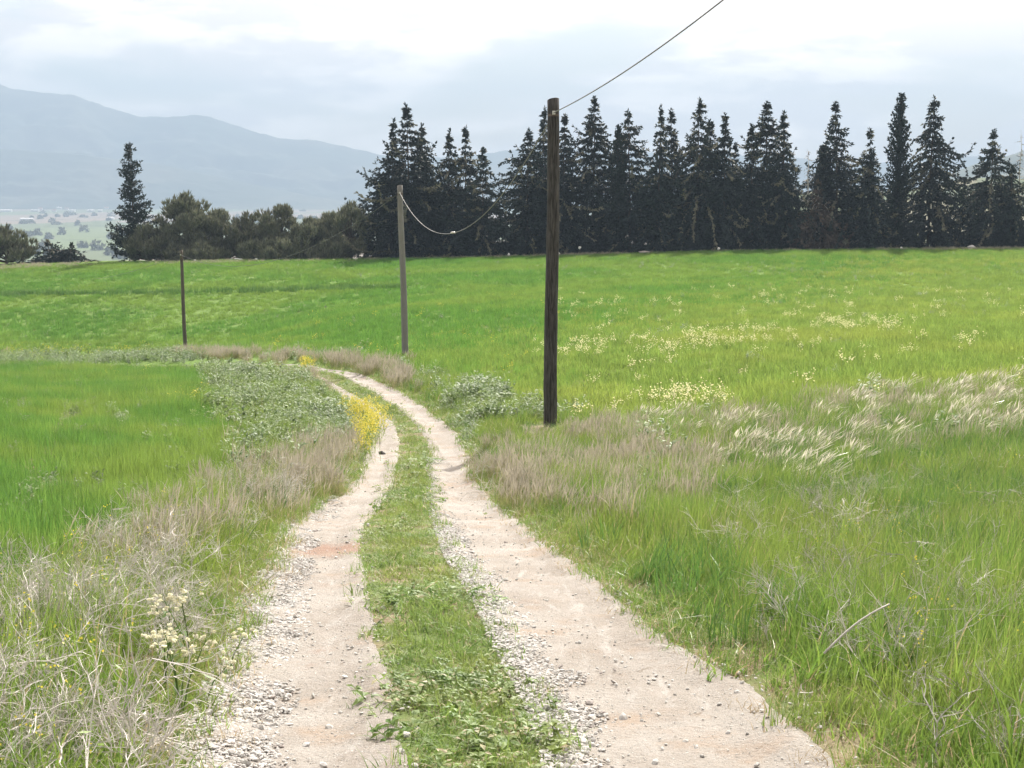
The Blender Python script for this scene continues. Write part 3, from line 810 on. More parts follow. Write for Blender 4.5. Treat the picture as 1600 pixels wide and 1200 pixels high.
# ------------------------------------------------------------------ plant clumps (source meshes, placed by the scatters below)
def blade_clump(name, n, rad, h0, h1, w, bend, wind, seg, mat, seed, head=0.0, head_w=0.0, flat=0.0):
    """n curved tapering blades; wind leans them towards +x; head: upper share widened into a seed head"""
    r = np.random.default_rng(seed)
    a = r.random(n) * 6.283; q = np.sqrt(r.random(n)) * rad
    bx, by = q * np.cos(a), q * np.sin(a)
    h = r.uniform(h0, h1, n) * (.6 + .4 * r.random(n) ** .5)
    az = r.random(n) * 6.283
    lean = np.abs(r.normal(0, bend, n)) + flat
    dx, dy = lean * np.cos(az) + wind * r.uniform(.4, 1.3, n), lean * np.sin(az) + .25 * wind * r.normal(0, 1, n)
    fa = r.random(n) * 3.1416
    sx, sy = np.cos(fa), np.sin(fa)
    ww = w * r.uniform(.4, 1.6, n)
    t = np.linspace(0, 1, seg + 1)
    V = []; 
    for i, ti in enumerate(t):
        px = bx + dx * h * ti ** 2; py = by + dy * h * ti ** 2
        k = np.sqrt(dx ** 2 + dy ** 2)
        pz = h * (ti - .35 * np.minimum(k, 1.6) * ti ** 2.5) - .02
        wi = ww * (1 - ti) ** .6 * (.55 + .45 * np.sin(np.pi * min(1, ti + .35)))
        if head and ti > 1 - head: wi = head_w * np.sin(np.pi * (.12 + .8 * (ti - (1 - head)) / head)) * r.uniform(.7, 1.2, n)
        wi = np.maximum(wi, .0006)
        V += [np.stack([px - sx * wi / 2, py - sy * wi / 2, pz], 1), np.stack([px + sx * wi / 2, py + sy * wi / 2, pz], 1)]
    V = np.stack(V, 1).reshape(-1, 3)          # n x 2(seg+1)
    k = 2 * (seg + 1)
    o = np.arange(n)[:, None, None] * k
    f = np.array([[2 * i, 2 * i + 1, 2 * i + 3, 2 * i + 2] for i in range(seg)])[None]
    Fc = (o + f).reshape(-1, 4)
    me = mesh_from(name, V, Fc, {'tint': np.repeat(r.random(n), k), 'ht': np.tile(np.repeat(t, 2), n)}, True)
    me.materials.append(mat)
    return me
def leaf_clump(name, n, h, ln, w, mat, seed, up=.5):
    """broad-leaved weed: leaves on several stems, each a folded four-corner blade"""
    r = np.random.default_rng(seed)
    mb = MB()
    for _ in range(max(3, n // 9)):
        a, q = r.random() * 6.28, r.random() ** .5 * .16
        hx = h * r.uniform(.5, 1.1)
        lx, ly = r.normal(0, .12, 2)
        base = np.array([q * math.cos(a), q * math.sin(a), -.02])
        top = base + (lx * hx * 2 + .06, ly * hx * 2, hx)
        sd = np.array([.004, 0, 0])
        mb.add([base - sd, base + sd, top + sd * .5, top - sd * .5], [(0, 1, 2, 3)], r.random(), .3)
        for j in range(9):
            t = r.uniform(.08, 1)
            o = base * (1 - t) + top * t
            az = r.random() * 6.28; L = ln * r.uniform(.6, 1.2) * (1.15 - .5 * t); ww = w * r.uniform(.7, 1.2) * (1.15 - .4 * t)
            d = np.array([math.cos(az), math.sin(az), up * r.uniform(.2, 1.4)]); d /= np.linalg.norm(d)
            s = np.array([-math.sin(az), math.cos(az), 0.0])
            m1 = o + d * L * .45 + (0, 0, .02 * L); tip = o + d * L - (0, 0, .25 * L)
            tt = r.random()
            mb.add([o, m1 - s * ww / 2, tip, m1 + s * ww / 2, m1 - (0, 0, ww * .12)], [(0, 1, 4), (1, 2, 4), (2, 3, 4), (3, 0, 4)], tt, [.2, .5, .6, .5, .5])
    me = mb.build(name); me.materials.append(mat)
    return me
def stalk_bush(name, n, h, seed, mat, spread=.5, thick=.0046):
    """dead branching stalks"""
    r = np.random.default_rng(seed)
    mb = MB()
    def grow(p, d, L, rad, lev):
        m = 4; pts = [p]
        for i in range(m):
            d = d + r.normal(0, .16, 3); d /= np.linalg.norm(d); pts.append(pts[-1] + d * L / m)
        mb.tube(pts, np.linspace(rad, rad * .6, m + 1), 3, r.random(), np.linspace(.25 * lev, .25 * lev + .25, m + 1).repeat(3), cap=False)
        if lev < 3:
            for _ in range(r.integers(2, 4)):
                q = pts[r.integers(1, m + 1)]
                nd_ = d + r.normal(0, .62, 3); nd_[2] = nd_[2] * .8 + .15; nd_ /= np.linalg.norm(nd_)
                grow(q, nd_, L * r.uniform(.5, .8), rad * .68, lev + 1)
    for _ in range(n):
        a, q = r.random() * 6.28, r.random() ** .5 * .14
        d = np.array([r.normal(0, spread), r.normal(0, spread), 1.0]); d /= np.linalg.norm(d)
        grow(np.array([q * math.cos(a), q * math.sin(a), -.03]), d, h * r.uniform(.4, .6), thick * r.uniform(.8, 1.3), 0)
    me = mb.build(name); me.materials.append(mat)
    return me
def flower_clump(name, n, h, spread, fs, petals, mat, seed, stems=.003):
    r = np.random.default_rng(seed)
    mb = MB()
    for _ in range(n):
        a, q = r.random() * 6.28, r.random() ** .5 * spread
        b = np.array([q * math.cos(a), q * math.sin(a), -.02]); hx = h * r.uniform(.65, 1.1)
        top = b + (r.normal(0, .1) * hx, r.normal(0, .1) * hx, hx)
        s = np.array([stems, 0, 0]); t = r.random()
        mb.add([b - s, b + s, top + s, top - s], [(0, 1, 2, 3)], t, .2)
        for _ in range(3):
            o = b + (top - b) * r.uniform(.1, .6); az = r.random() * 6.28; dd = np.array([math.cos(az), math.sin(az), .5]) * r.uniform(.02, .045); ss = np.cross(dd, [0, 0, 1]) * .3
            mb.add([o, o + dd + ss, o + dd * 2, o + dd - ss], [(0, 1, 2, 3)], t, .3)
        for _ in range(petals):
            o = top + r.normal(0, fs * 1.1, 3) * (1, 1, 1.3)
            u1 = r.normal(0, 1, 3); u1 /= np.linalg.norm(u1); v1 = np.cross(u1, r.normal(0, 1, 3)); v1 /= np.linalg.norm(v1)
            mb.add([o - u1 * fs * .5, o + v1 * fs * .5, o + u1 * fs * .5, o - v1 * fs * .5], [(0, 1, 2, 3)], r.random(), 1.0)
    me = mb.build(name); me.materials.append(mat)
    return me

def source(name, meshes):
    c_ = bpy.data.collections.new(name)
    for i, me in enumerate(meshes):
        c_.objects.link(bpy.data.objects.new('%s_%02d' % (name, i), me))
    return c_
def scatter(name, coll, n_var, pts, scl, label, cat, tilt=.12, rot=True, seed=0, nrm=None):
    """one 'stuff' object: a vertex for every plant, a plant clump on every vertex"""
    r = np.random.default_rng(seed + 900)
    n = len(pts)
    me = bpy.data.meshes.new(name)
    me.vertices.add(n); me.vertices.foreach_set('co', np.asarray(pts, np.float32).ravel())
    ro = np.zeros((n, 3), np.float32); ro[:, 0] = r.normal(0, tilt, n); ro[:, 1] = r.normal(0, tilt, n)
    ro[:, 2] = r.random(n) * 6.283 if rot is True else r.normal(0, rot, n)
    a = me.attributes.new('rot', 'FLOAT_VECTOR', 'POINT'); a.data.foreach_set('vector', ro.ravel())
    s3 = np.repeat(np.asarray(scl, np.float32)[:, None], 3, 1) if np.ndim(scl) == 1 else np.asarray(scl, np.float32)
    a = me.attributes.new('scl', 'FLOAT_VECTOR', 'POINT'); a.data.foreach_set('vector', np.ascontiguousarray(s3).ravel())
    a = me.attributes.new('pick', 'INT', 'POINT'); a.data.foreach_set('value', r.integers(0, n_var, n).astype(np.int32))
    o = bpy.data.objects.new(name, me); COL.objects.link(o)
    ng = bpy.data.node_groups.new(name + '_scatter', 'GeometryNodeTree')
    ng.interface.new_socket('Geometry', in_out='INPUT', socket_type='NodeSocketGeometry')
    ng.interface.new_socket('Geometry', in_out='OUTPUT', socket_type='NodeSocketGeometry')
    gi = ng.nodes.new('NodeGroupInput'); go = ng.nodes.new('NodeGroupOutput')
    ip = ng.nodes.new('GeometryNodeInstanceOnPoints'); ip.inputs['Pick Instance'].default_value = True
    ci = ng.nodes.new('GeometryNodeCollectionInfo'); ci.inputs['Collection'].default_value = coll
    ci.inputs['Separate Children'].default_value = True; ci.inputs['Reset Children'].default_value = True
    def na(t, n_):
        x = ng.nodes.new('GeometryNodeInputNamedAttribute'); x.data_type = t; x.inputs['Name'].default_value = n_
        return next(q for q in x.outputs if q.enabled and q.name == 'Attribute')
    L = ng.links.new
    L(gi.outputs[0], ip.inputs['Points']); L(ci.outputs[0], ip.inputs['Instance'])
    L(na('INT', 'pick'), ip.inputs['Instance Index']); L(na('FLOAT_VECTOR', 'rot'), ip.inputs['Rotation']); L(na('FLOAT_VECTOR', 'scl'), ip.inputs['Scale'])
    L(ip.outputs[0], go.inputs[0])
    md = o.modifiers.new('scatter', 'NODES'); md.node_group = ng
    return tag(o, label, cat, kind='stuff')

S = {}
S['wheat'] = [blade_clump('wheat', 62, .27, .26, .42, .011, .30, .06, 3, M['wheat'], 10 + i) for i in range(5)]
S['wheat_far'] = [blade_clump('wheat_far', 46, .42, .24, .42, .030, .30, .10, 2, M['wheat_far'], 20 + i) for i in range(4)]
S['wheat_olive'] = [blade_clump('wheat_olive', 46, .42, .22, .40, .030, .32, .12, 2, M['wheat_olive'], 25 + i) for i in range(4)]
S['verge'] = [blade_clump('verge', 30, .15, .26, .58, .0095, .28, .12, 4, M['verge'], 30 + i) for i in range(7)]
S['low'] = [blade_clump('low', 30, .12, .07, .20, .006, .5, .05, 3, M['verge'], 40 + i) for i in range(5)]
S['strip'] = [blade_clump('strip', 30, .11, .05, .15, .0085, .75, .0, 3, M['strip'], 50 + i, flat=.15) for i in range(6)]
S['clover'] = [leaf_clump('clover', 30, .10, .07, .03, M['strip'], 60 + i, .3) for i in range(3)]
S['weed'] = [leaf_clump('weed', 60, .48, .17, .055, M['weed'], 70 + i, .7) for i in range(6)]
S['purple'] = [blade_clump('purple', 44, .17, .32, .60, .0055, .26, .14, 4, M['purple'], 80 + i, head=.42, head_w=.011) for i in range(6)]
S['silver'] = [blade_clump('silver', 36, .17, .40, .70, .008, .24, .50, 5, M['silver'], 90 + i, head=.34, head_w=.020) for i in range(6)]
S['twig'] = [stalk_bush('twig', 5, .72, 110 + i, M['twig']) for i in range(7)]
S['mustard'] = [flower_clump('mustard', 9, .55, .2, .022, 16, M['mustard'], 130 + i) for i in range(4)]
S['cream'] = [flower_clump('cream', 6, .46, .3, .04, 7, M['cream_flower'], 140 + i, .005) for i in range(4)]
S['yellow'] = [flower_clump('yellow', 5, .42, .3, .035, 5, M['mustard'], 145 + i, .005) for i in range(3)]
S['bud'] = [flower_clump('bud', 5, .45, .25, .012, 4, M['mustard'], 150 + i, .0015) for i in range(3)]
S['rank'] = [blade_clump('rank', 46, .2, .35, .62, .012, .38, .12, 4, M['rank'], 170 + i) for i in range(4)]
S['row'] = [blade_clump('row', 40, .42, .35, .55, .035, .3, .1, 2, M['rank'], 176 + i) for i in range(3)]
S['straw'] = [blade_clump('straw', 14, .14, .06, .16, .004, 1.2, .0, 3, M['straw'], 160 + i, flat=.6) for i in range(4)]
COLS = {k: source('source_' + k, v) for k, v in S.items()}
S['gravel'] = []
for i in range(8):
    me = stone_mesh(200 + i, .55); me.materials.append(M['stone']); S['gravel'].append(me)
COLS['gravel'] = source('source_gravel', S['gravel'])

# ------------------------------------------------------------------ where each plant grows (outlines read off the photograph, on the ground)
def inpoly(u, v, poly):
    p = np.array(poly, float); res = np.zeros(len(u), bool); j = len(p) - 1
    for i in range(len(p)):
        xi, yi, xj, yj = p[i, 0], p[i, 1], p[j, 0], p[j, 1]
        if yi != yj:
            res ^= ((yi > v) != (yj > v)) & (u < (xj - xi) * (v - yi) / (yj - yi) + xi)
        j = i
    return res
L_TWIG = [(-400, 1000), (0, 918), (120, 864), (250, 796), (330, 745), (420, 730), (430, 780), (390, 830), (330, 890), (320, 940), (230, 1060), (190, 1150), (150, 1400), (-400, 1400)]
L_PURPLE = [(240, 790), (330, 745), (450, 705), (545, 670), (560, 690), (530, 730), (450, 790), (380, 815), (300, 850)]
L_PURPLE2 = [(335, 553), (420, 553), (490, 572), (480, 584), (420, 574), (350, 566)]
L_WEED = [(325, 575), (400, 562), (480, 578), (545, 622), (575, 660), (560, 672), (450, 705), (405, 730), (375, 690), (335, 630)]
L_STRIP = [(-400, 552), (150, 549), (330, 546), (345, 570), (200, 566), (-400, 574)]
R_BOUND = [(300, 548), (500, 553), (640, 570), (740, 598), (830, 630), (950, 660), (1050, 652), (1200, 636), (1400, 615), (1600, 602), (2200, 575)]
R_PURPLE = [(745, 740), (800, 695), (900, 668), (1060, 672), (1150, 715), (1120, 770), (1000, 795), (860, 785), (770, 775)]
R_PURPLE2 = [(500, 562), (560, 548), (640, 548), (665, 570), (640, 600), (580, 588)]
R_SILVER = [(1080, 700), (1200, 655), (1400, 632), (1560, 605), (2200, 570), (2200, 700), (1450, 700), (1260, 745), (1120, 750)]
R_GREY = [(960, 668), (1060, 642), (1200, 622), (1400, 598), (1600, 584), (2200, 555), (2200, 600), (1560, 612), (1300, 655), (1080, 700)]
R_WEED = [(620, 562), (700, 560), (760, 590), (860, 600), (950, 620), (940, 660), (880, 682), (760, 705), (720, 680), (660, 620)]
R_TWIG = [(1080, 770), (1250, 730), (1700, 720), (2200, 720), (2200, 1500), (1330, 1500), (1180, 1050), (1090, 880)]

def sample(y0, y1, dens, seed, margin=2.0, rows=None):
    """random ground points, dens per square metre (a number or a function of distance)"""
    r = np.random.default_rng(seed)
    pts = []
    n_b = max(1, int((y1 - y0) / 3))
    for a, b in zip(np.linspace(y0, y1, n_b + 1)[:-1], np.linspace(y0, y1, n_b + 1)[1:]):
        hwid = .37 * (a + b) / 2 + margin
        dn = dens((a + b) / 2) if callable(dens) else dens
        n = r.poisson(2 * hwid * (b - a) * dn)
        pts.append(np.c_[r.uniform(-hwid, hwid, n), r.uniform(a, b, n)])
    p = np.concatenate(pts)
    return p[:, 0], p[:, 1]
def zone(x, y, lift=.3):
    z = height(x, y)
    u, v = proj(x, y, z + lift)
    return z, u, v
def right_field(u, v):
    b = np.array(R_BOUND, float)
    return v < np.interp(u, b[:, 0], b[:, 1])
def classify(x, y, z, seed=0):
    u, v = proj(x, y, z + .2)
    rj = np.random.default_rng(seed + 555)
    kk = np.clip(14 / np.maximum(y, 6), .3, 1)
    ju = u + (45 * vnoise(x, y, 2.1, 31) + 30 * vnoise(x, y, .8, 33) + rj.normal(0, 26, len(x))) * kk
    jv = v + (12 * vnoise(x, y, 2.6, 32) + rj.normal(0, 9, len(x))) * np.clip(30 / np.maximum(y, 6), .25, 1)
    k = np.full(len(x), 'verge', dtype=object)
    tr = on_track(x, y, -.03)
    mid = (x > exy(E_LR, y)) & (x < exy(E_RL, y)) & (y < 98)
    left = (x < exy(E_LL, y)) & (y < 75) | (y >= 75) & (y < 112) & (v > 552) & (u < 480)
    right = ~left & ~mid & ~tr
    twig = inpoly(ju, jv, L_TWIG); pur = inpoly(ju, jv, L_PURPLE); wd = inpoly(ju, jv, L_WEED) | inpoly(ju, jv, L_STRIP)
    # the left wheat field: everything left of the verge belt
    lb = np.interp(v, [548, 575, 630, 690, 730, 760, 796, 864, 918, 1000, 1400], [340, 330, 338, 375, 405, 335, 250, 120, 0, -400, -400])
    wheatL = left & (ju < lb)
    k[wheatL] = 'wheat'
    k[left & inpoly(ju, jv, L_STRIP)] = 'weed'
    k[left & ~wheatL & wd] = 'weed'
    k[left & pur] = 'purple'
    k[left & twig & ~pur] = 'twig'
    k[left & inpoly(ju, jv, L_PURPLE2)] = 'purple'
    far = (right & right_field(ju, jv)) | ((y >= 112)) | ((v < 548) & (y > 60))
    R = right & ~far
    k[R & inpoly(ju, jv, R_TWIG)] = 'rtwig'
    k[R & inpoly(ju, jv, R_PURPLE)] = 'purple'; k[R & inpoly(ju, jv, R_PURPLE2)] = 'purple'
    k[R & inpoly(ju, jv, R_WEED)] = 'weed'
    k[R & inpoly(ju, jv, R_GREY)] = 'grey'
    k[R & inpoly(ju, jv, R_SILVER)] = 'silver'
    k[far] = 'far'
    k[mid] = 'mid'; k[tr] = 'track'
    return k, u, v
r = np.random.default_rng(50)
def sc_(n, a, b): return r.uniform(a, b, n)
def edge_dist(x, y):
    """metres outside the outer edges of the two tracks"""
    return np.maximum(exy(E_LL, y) - x, x - exy(E_RR, y))

# --- left wheat field, with faint tramlines left bare
x, y = sample(6, 98, lambda d: 13 if d < 30 else (9 if d < 55 else 6), 1)
z = height(x, y); k, u, v = classify(x, y, z)
tram = np.abs(u - np.interp(v, [560, 590, 640, 690, 730], [190, 150, 100, 75, 60])) < np.interp(v, [560, 730], [4, 14])
keep = (k == 'wheat') & ~((tram) & (r.random(len(x)) < .85))
q = keep.nonzero()[0]; n = len(q)
scatter('wheat_field', COLS['wheat'], 5, np.c_[x[q], y[q], z[q]], sc_(n, .8, 1.25) * (1 + .22 * vnoise(x[q], y[q], 4.0, 41) + .22 * vnoise(x[q], y[q], 1.3, 44)) * np.where(y[q] > 40, 1.2, 1), 'green young wheat of the near field beside the twiggy verge', 'wheat', .1, seed=1)

# --- far field beyond the poles: deep green on the left, olive on the right
x, y = sample(34, 182, lambda d: 5.5 if d < 70 else (4.2 if d < 120 else 3.2), 2, 4)
z = height(x, y); k, u, v = classify(x, y, z)
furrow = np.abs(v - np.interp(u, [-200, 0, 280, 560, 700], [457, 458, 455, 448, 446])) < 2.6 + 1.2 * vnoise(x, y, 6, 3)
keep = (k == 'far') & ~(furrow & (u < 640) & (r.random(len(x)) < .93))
bl = np.interp(v, [390, 420, 470, 520, 600], [1500, 1350, 1150, 860, 640]) + 110 * vnoise(x, y, 9, 5) + r.normal(0, 120, len(x))
olive = (u > bl)
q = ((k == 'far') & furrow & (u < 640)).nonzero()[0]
scatter('crop_row', COLS['row'], 3, np.c_[x[q], y[q], z[q]], sc_(len(q), .9, 1.4), 'dark green plants standing in for the shaded ditch line across the far field', 'crop', .1, seed=31)  # darker, taller clumps set in place of a ditch and its shadow
for sel, nm, lb_, sd in ((keep & ~olive, 'wheat_far', 'deep green cereal field rising to the row of conifers', 2), (keep & olive, 'wheat_olive', 'paler olive cereal field on the right, dotted with flowers', 3)):
    q = sel.nonzero()[0]; n = len(q)
    scatter('cereal_field', COLS[nm], 4, np.c_[x[q], y[q], z[q]], sc_(n, .8, 1.3) * (1 + .15 * vnoise(x[q], y[q], 7, 42)), lb_, 'crop', .1, seed=sd)

# --- verge grass
x, y = sample(4.6, 75, lambda d: 46 if d < 12 else (36 if d < 20 else (26 if d < 35 else 14)), 3)
z = height(x, y); k, u, v = classify(x, y, z)
ed = edge_dist(x, y)
tall = np.clip(ed / .9, .22, 1)
share = np.select([k == 'verge', k == 'rtwig', k == 'twig', k == 'purple', k == 'grey', k == 'silver', k == 'weed'], [1, 1, .75, .85, 1, 1, .95], 0)
keep = r.random(len(x)) < share * np.clip(ed / .25 + .25, 0, 1)
keep &= ~((np.abs(x - .9) < .8) & (y > 32.0) & (y < 36.6) & (r.random(len(x)) < .93))
q = keep.nonzero()[0]; n = len(q)
s = sc_(n, .7, 1.2) * tall[q] * (1 + .25 * vnoise(x[q], y[q], 1.6, 43)); wd = sc_(n, .9, 1.2) * np.where(y[q] > 25, 1.5, 1)
rs = x[q] > 0
scatter('verge_grass', COLS['verge'], 7, np.c_[x[q], y[q], z[q]][rs], np.c_[wd, wd, s][rs], 'uncut yellow-green grass of the verge right of the track', 'grass', .14, .6, 4)
scatter('verge_grass', COLS['verge'], 7, np.c_[x[q], y[q], z[q]][~rs], np.c_[wd, wd, s][~rs], 'uncut yellow-green grass of the verge left of the track', 'grass', .14, .6, 5)
# short grass creeping over the track edges
x, y = sample(4.6, 60, lambda d: 60 if d < 14 else (40 if d < 25 else 18), 4)
z = height(x, y); k, u, v = classify(x, y, z); ed = edge_dist(x, y)
keep = (k != 'track') & (k != 'mid') & (ed < .8) & (r.random(len(x)) < .75)
q = keep.nonzero()[0]; n = len(q)
scatter('edge_grass', COLS['low'], 5, np.c_[x[q], y[q], z[q]], sc_(n, .6, 1.3) * np.where(y[q] > 25, 1.4, 1), 'short thin grass creeping along the outer edges of the track', 'grass', .2, seed=6)
q = ((k != 'mid') & (ed < .45) & (ed > -.12) & (r.random(len(x)) < .5)).nonzero()[0]; n = len(q)
scatter('dry_straw', COLS['straw'], 4, np.c_[x[q], y[q], z[q] + .02], sc_(n, .7, 1.4), 'dry straw matted along the outer edges of the track', 'straw', .2, seed=7)

# --- grass strip between the wheel tracks
x, y = sample(4.6, 96, lambda d: 150 if d < 10 else (100 if d < 16 else (50 if d < 30 else 26)), 5)
z = height(x, y); k, u, v = classify(x, y, z)
de = np.minimum(x - exy(E_LR, y), exy(E_RL, y) - x) + .09 * vnoise(x, y, .55, 65) + .05 * vnoise(x, y, .2, 66)
bare = vnoise(x, y, .45, 61) * .6 + .5 * vnoise(x, y, .17, 62)
keep = ((k == 'mid') | (k == 'track') & (de > -.02)) & (r.random(len(x)) < np.clip(de / .06 + .35, 0, 1)) & (bare > -.42)
q = keep.nonzero()[0]; n = len(q)
hs = np.clip(de[q] / .3, .4, 1) * (1 + .45 * vnoise(x[q], y[q], .7, 63))
wd = sc_(n, .8, 1.25) * np.where(y[q] > 20, 1.5, 1)
scatter('strip_grass', COLS['strip'], 6, np.c_[x[q], y[q], z[q]], np.c_[wd, wd, wd * hs], 'low tufted grass on the strip between the wheel tracks', 'grass', .2, seed=8)
cl = (k == 'mid') & (de > .04) & (vnoise(x, y, .8, 64) > .12) & (r.random(len(x)) < .3)
q = cl.nonzero()[0]; n = len(q)
scatter('strip_weeds', COLS['clover'], 3, np.c_[x[q], y[q], z[q]], sc_(n, .7, 1.4) * np.where(y[q] > 20, 1.4, 1), 'small broad-leaved weeds among the grass between the wheel tracks', 'weeds', .2, seed=9)

# --- grey-green weeds, purple and silver grasses
x, y = sample(14, 118, lambda d: 14 if d < 40 else (9 if d < 75 else 5), 6)
z = height(x, y); k, u, v = classify(x, y, z)
ed = edge_dist(x, y)
pw_ = np.select([k == 'weed', k == 'grey', k == 'purple', k == 'silver'], [1, .06, .06, .03], 0) * np.clip(.7 + .9 * vnoise(x, y, 1.9, 74), .15, 1)
pw_ = np.where((k == 'verge') & (y > 24) & (ed > .1), .14, pw_)
pw_ = np.where((u > 740) & (u < 960) & (y < 38), 0, pw_)
q = (r.random(len(x)) < pw_).nonzero()[0]; n = len(q)
s = sc_(n, .55, 1.35) * np.where(y[q] > 60, 1.2, 1.0) * (1 + .45 * vnoise(x[q], y[q], 2.2, 71)) * np.clip(ed[q] / .8, .4, 1)
scatter('broadleaf_weeds', COLS['weed'], 6, np.c_[x[q], y[q], z[q]], s, 'grey-green leafy weeds crowding the verges round the poles and bend', 'weeds', .2, seed=10)
x, y = sample(10, 110, lambda d: 34 if d < 40 else 16, 7)
z = height(x, y); k, u, v = classify(x, y, z)
ed = edge_dist(x, y)
pp = np.select([k == 'purple', k == 'grey', k == 'silver', k == 'twig'], [.5, .34, .16, .12], 0); pp = np.where((k == 'verge') & (y > 24) & (ed > .3), .38, pp)
pp = pp * np.clip(.55 + .7 * vnoise(x, y, 1.4, 72) + .5 * vnoise(x, y, .5, 73), .08, 1)
pp = np.where((np.abs(x - .9) < .9) & (y > 33) & (y < 37), .1 * pp, pp)
q = (r.random(len(x)) < pp).nonzero()[0]; n = len(q)
scatter('purple_grass', COLS['purple'], 6, np.c_[x[q], y[q], z[q]], sc_(n, .7, 1.15) * np.where(y[q] > 45, 1.4, 1), 'brownish purple dry grass heads in soft patches on both verges', 'grass', .1, .6, 11)
x, y = sample(10, 55, 30, 8, 4)
z = height(x, y); k, u, v = classify(x, y, z)
st = vnoise(x, y * .5, .6, 81)
ps = np.select([k == 'silver', k == 'grey', k == 'rtwig'], [.30, .12, 0], 0) * np.clip(.1 + 1.5 * st + .5 * vnoise(x, y, .35, 82), .02, 1)
q = (r.random(len(x)) < ps).nonzero()[0]; n = len(q)
scatter('feather_grass', COLS['silver'], 6, np.c_[x[q], y[q], z[q]], sc_(n, .7, 1.15), 'silvery seed-headed grass blown over along the right verge', 'grass', .1, .35, 12)

# --- pale dry fringe where the field meets the trees
x, y = sample(176, 183, 2.2, 25, 4)
q = (r.random(len(x)) < np.clip(.5 + .9 * vnoise(x, y * .3, 4, 95), .1, 1)).nonzero()[0]; n = len(q)
scatter('dry_fringe', COLS['purple'], 6, np.c_[x[q], y[q], height(x[q], y[q])], np.c_[sc_(n, 1.2, 2.2), sc_(n, 1.2, 2.2), sc_(n, .5, 1.1)], 'pale dry grass fringe along the crest below the conifers', 'grass', .1, .6, 37)

# --- green tussocks among the right verge and clumps of weed in the near wheat
x, y = sample(7, 60, lambda d: 16 if d < 30 else 7, 21, 4)
z = height(x, y); k, u, v = classify(x, y, z, 3)
tn_ = vnoise(x, y, 1.1, 83) + .6 * vnoise(x, y, .4, 84)
pt = np.select([k == 'silver', k == 'grey', k == 'rtwig', k == 'verge', k == 'purple', k == 'weed'], [.9, .5, .55, .5, .25, .25], 0) * np.clip(.9 * tn_ + .1, 0, 1)
pt = np.where(inpoly(u, v, [(1180, 640), (1400, 640), (1800, 600), (1800, 800), (1450, 800), (1200, 760)]), np.maximum(pt, .6 * (k != 'far')), pt) * (np.maximum(edge_dist(x, y), 0) > .35)
q = (r.random(len(x)) < pt).nonzero()[0]; n = len(q)
scatter('green_tussocks', COLS['rank'], 4, np.c_[x[q], y[q], z[q]], sc_(n, .65, 1.15), 'deep green grass tussocks dotted through the verges', 'grass', .15, .7, 32)
x, y = sample(12, 95, 3.2, 22, 4)
z = height(x, y); k, u, v = classify(x, y, z, 4)
wn2 = vnoise(x, y, 3.0, 85) + .5 * vnoise(x, y, 1.0, 86)
q = ((k == 'wheat') & (r.random(len(x)) < np.clip(.5 * wn2 + .08, 0.04, .5))).nonzero()[0]; n = len(q)
scatter('field_weeds', COLS['weed'], 6, np.c_[x[q], y[q], z[q]], sc_(n, .45, .8), 'pale weeds growing up through the near wheat', 'weeds', .2, seed=33)
x, y = sample(40, 176, .9, 23, 4)
z = height(x, y); k, u, v = classify(x, y, z, 5)
wn2 = vnoise(x, y * .5, 5.0, 87) + .5 * vnoise(x, y, 2.0, 88)
q = ((k == 'far') & (r.random(len(x)) < np.clip(.5 * wn2 - .08, 0.01, .4))).nonzero()[0]; n = len(q)
scatter('field_weeds', COLS['weed'], 6, np.c_[x[q], y[q], z[q]], sc_(n, .6, 1.0), 'pale weeds growing up through the far fields', 'weeds', .2, seed=34)

# --- dead twiggy stalks of the left verge
x, y = sample(5, 34, lambda d: 12 if d < 14 else 9, 9)
z = height(x, y); k, u, v = classify(x, y, z)
q = ((k == 'twig') & (r.random(len(x)) < .9) | (k == 'purple') & (x < 0) & (r.random(len(x)) < .3)).nonzero()[0]; n = len(q)
scatter('dead_stalks', COLS['twig'], 7, np.c_[x[q], y[q], z[q]], sc_(n, .55, 1.05), 'tangle of grey dead stalks along the left verge', 'stalks', .25, seed=13)
xr, yr = sample(6, 34, 5, 24, 2)
zr = height(xr, yr); kr, ur, vr = classify(xr, yr, zr, 6)
pr = np.where(kr == 'rtwig', np.clip(.25 + .9 * vnoise(xr, yr, 1.3, 89), .04, .85), 0) * (edge_dist(xr, yr) > .6)
qr = (r.random(len(xr)) < pr).nonzero()[0]
scatter('dead_stalks', COLS['twig'], 7, np.c_[xr, yr, zr][qr], sc_(len(qr), .6, 1.0), 'sparse grey dead stalks through the right verge grass', 'stalks', .25, seed=35)
qb = ((kr == 'rtwig') & (r.random(len(xr)) < .10)).nonzero()[0]
scatter('yellow_buds', COLS['bud'], 3, np.c_[xr, yr, zr][qb], sc_(len(qb), .7, 1.2), 'tiny yellow flowers through the right verge grass', 'flowers', .2, seed=36)
# tiny yellow buds among the stalks
q = ((k == 'twig') & (r.random(len(x)) < .22)).nonzero()[0]; n = len(q)
scatter('yellow_buds', COLS['bud'], 3, np.c_[x[q], y[q], z[q]], sc_(n, .7, 1.2), 'tiny yellow flowers among the grey dead stalks', 'flowers', .2, seed=14)

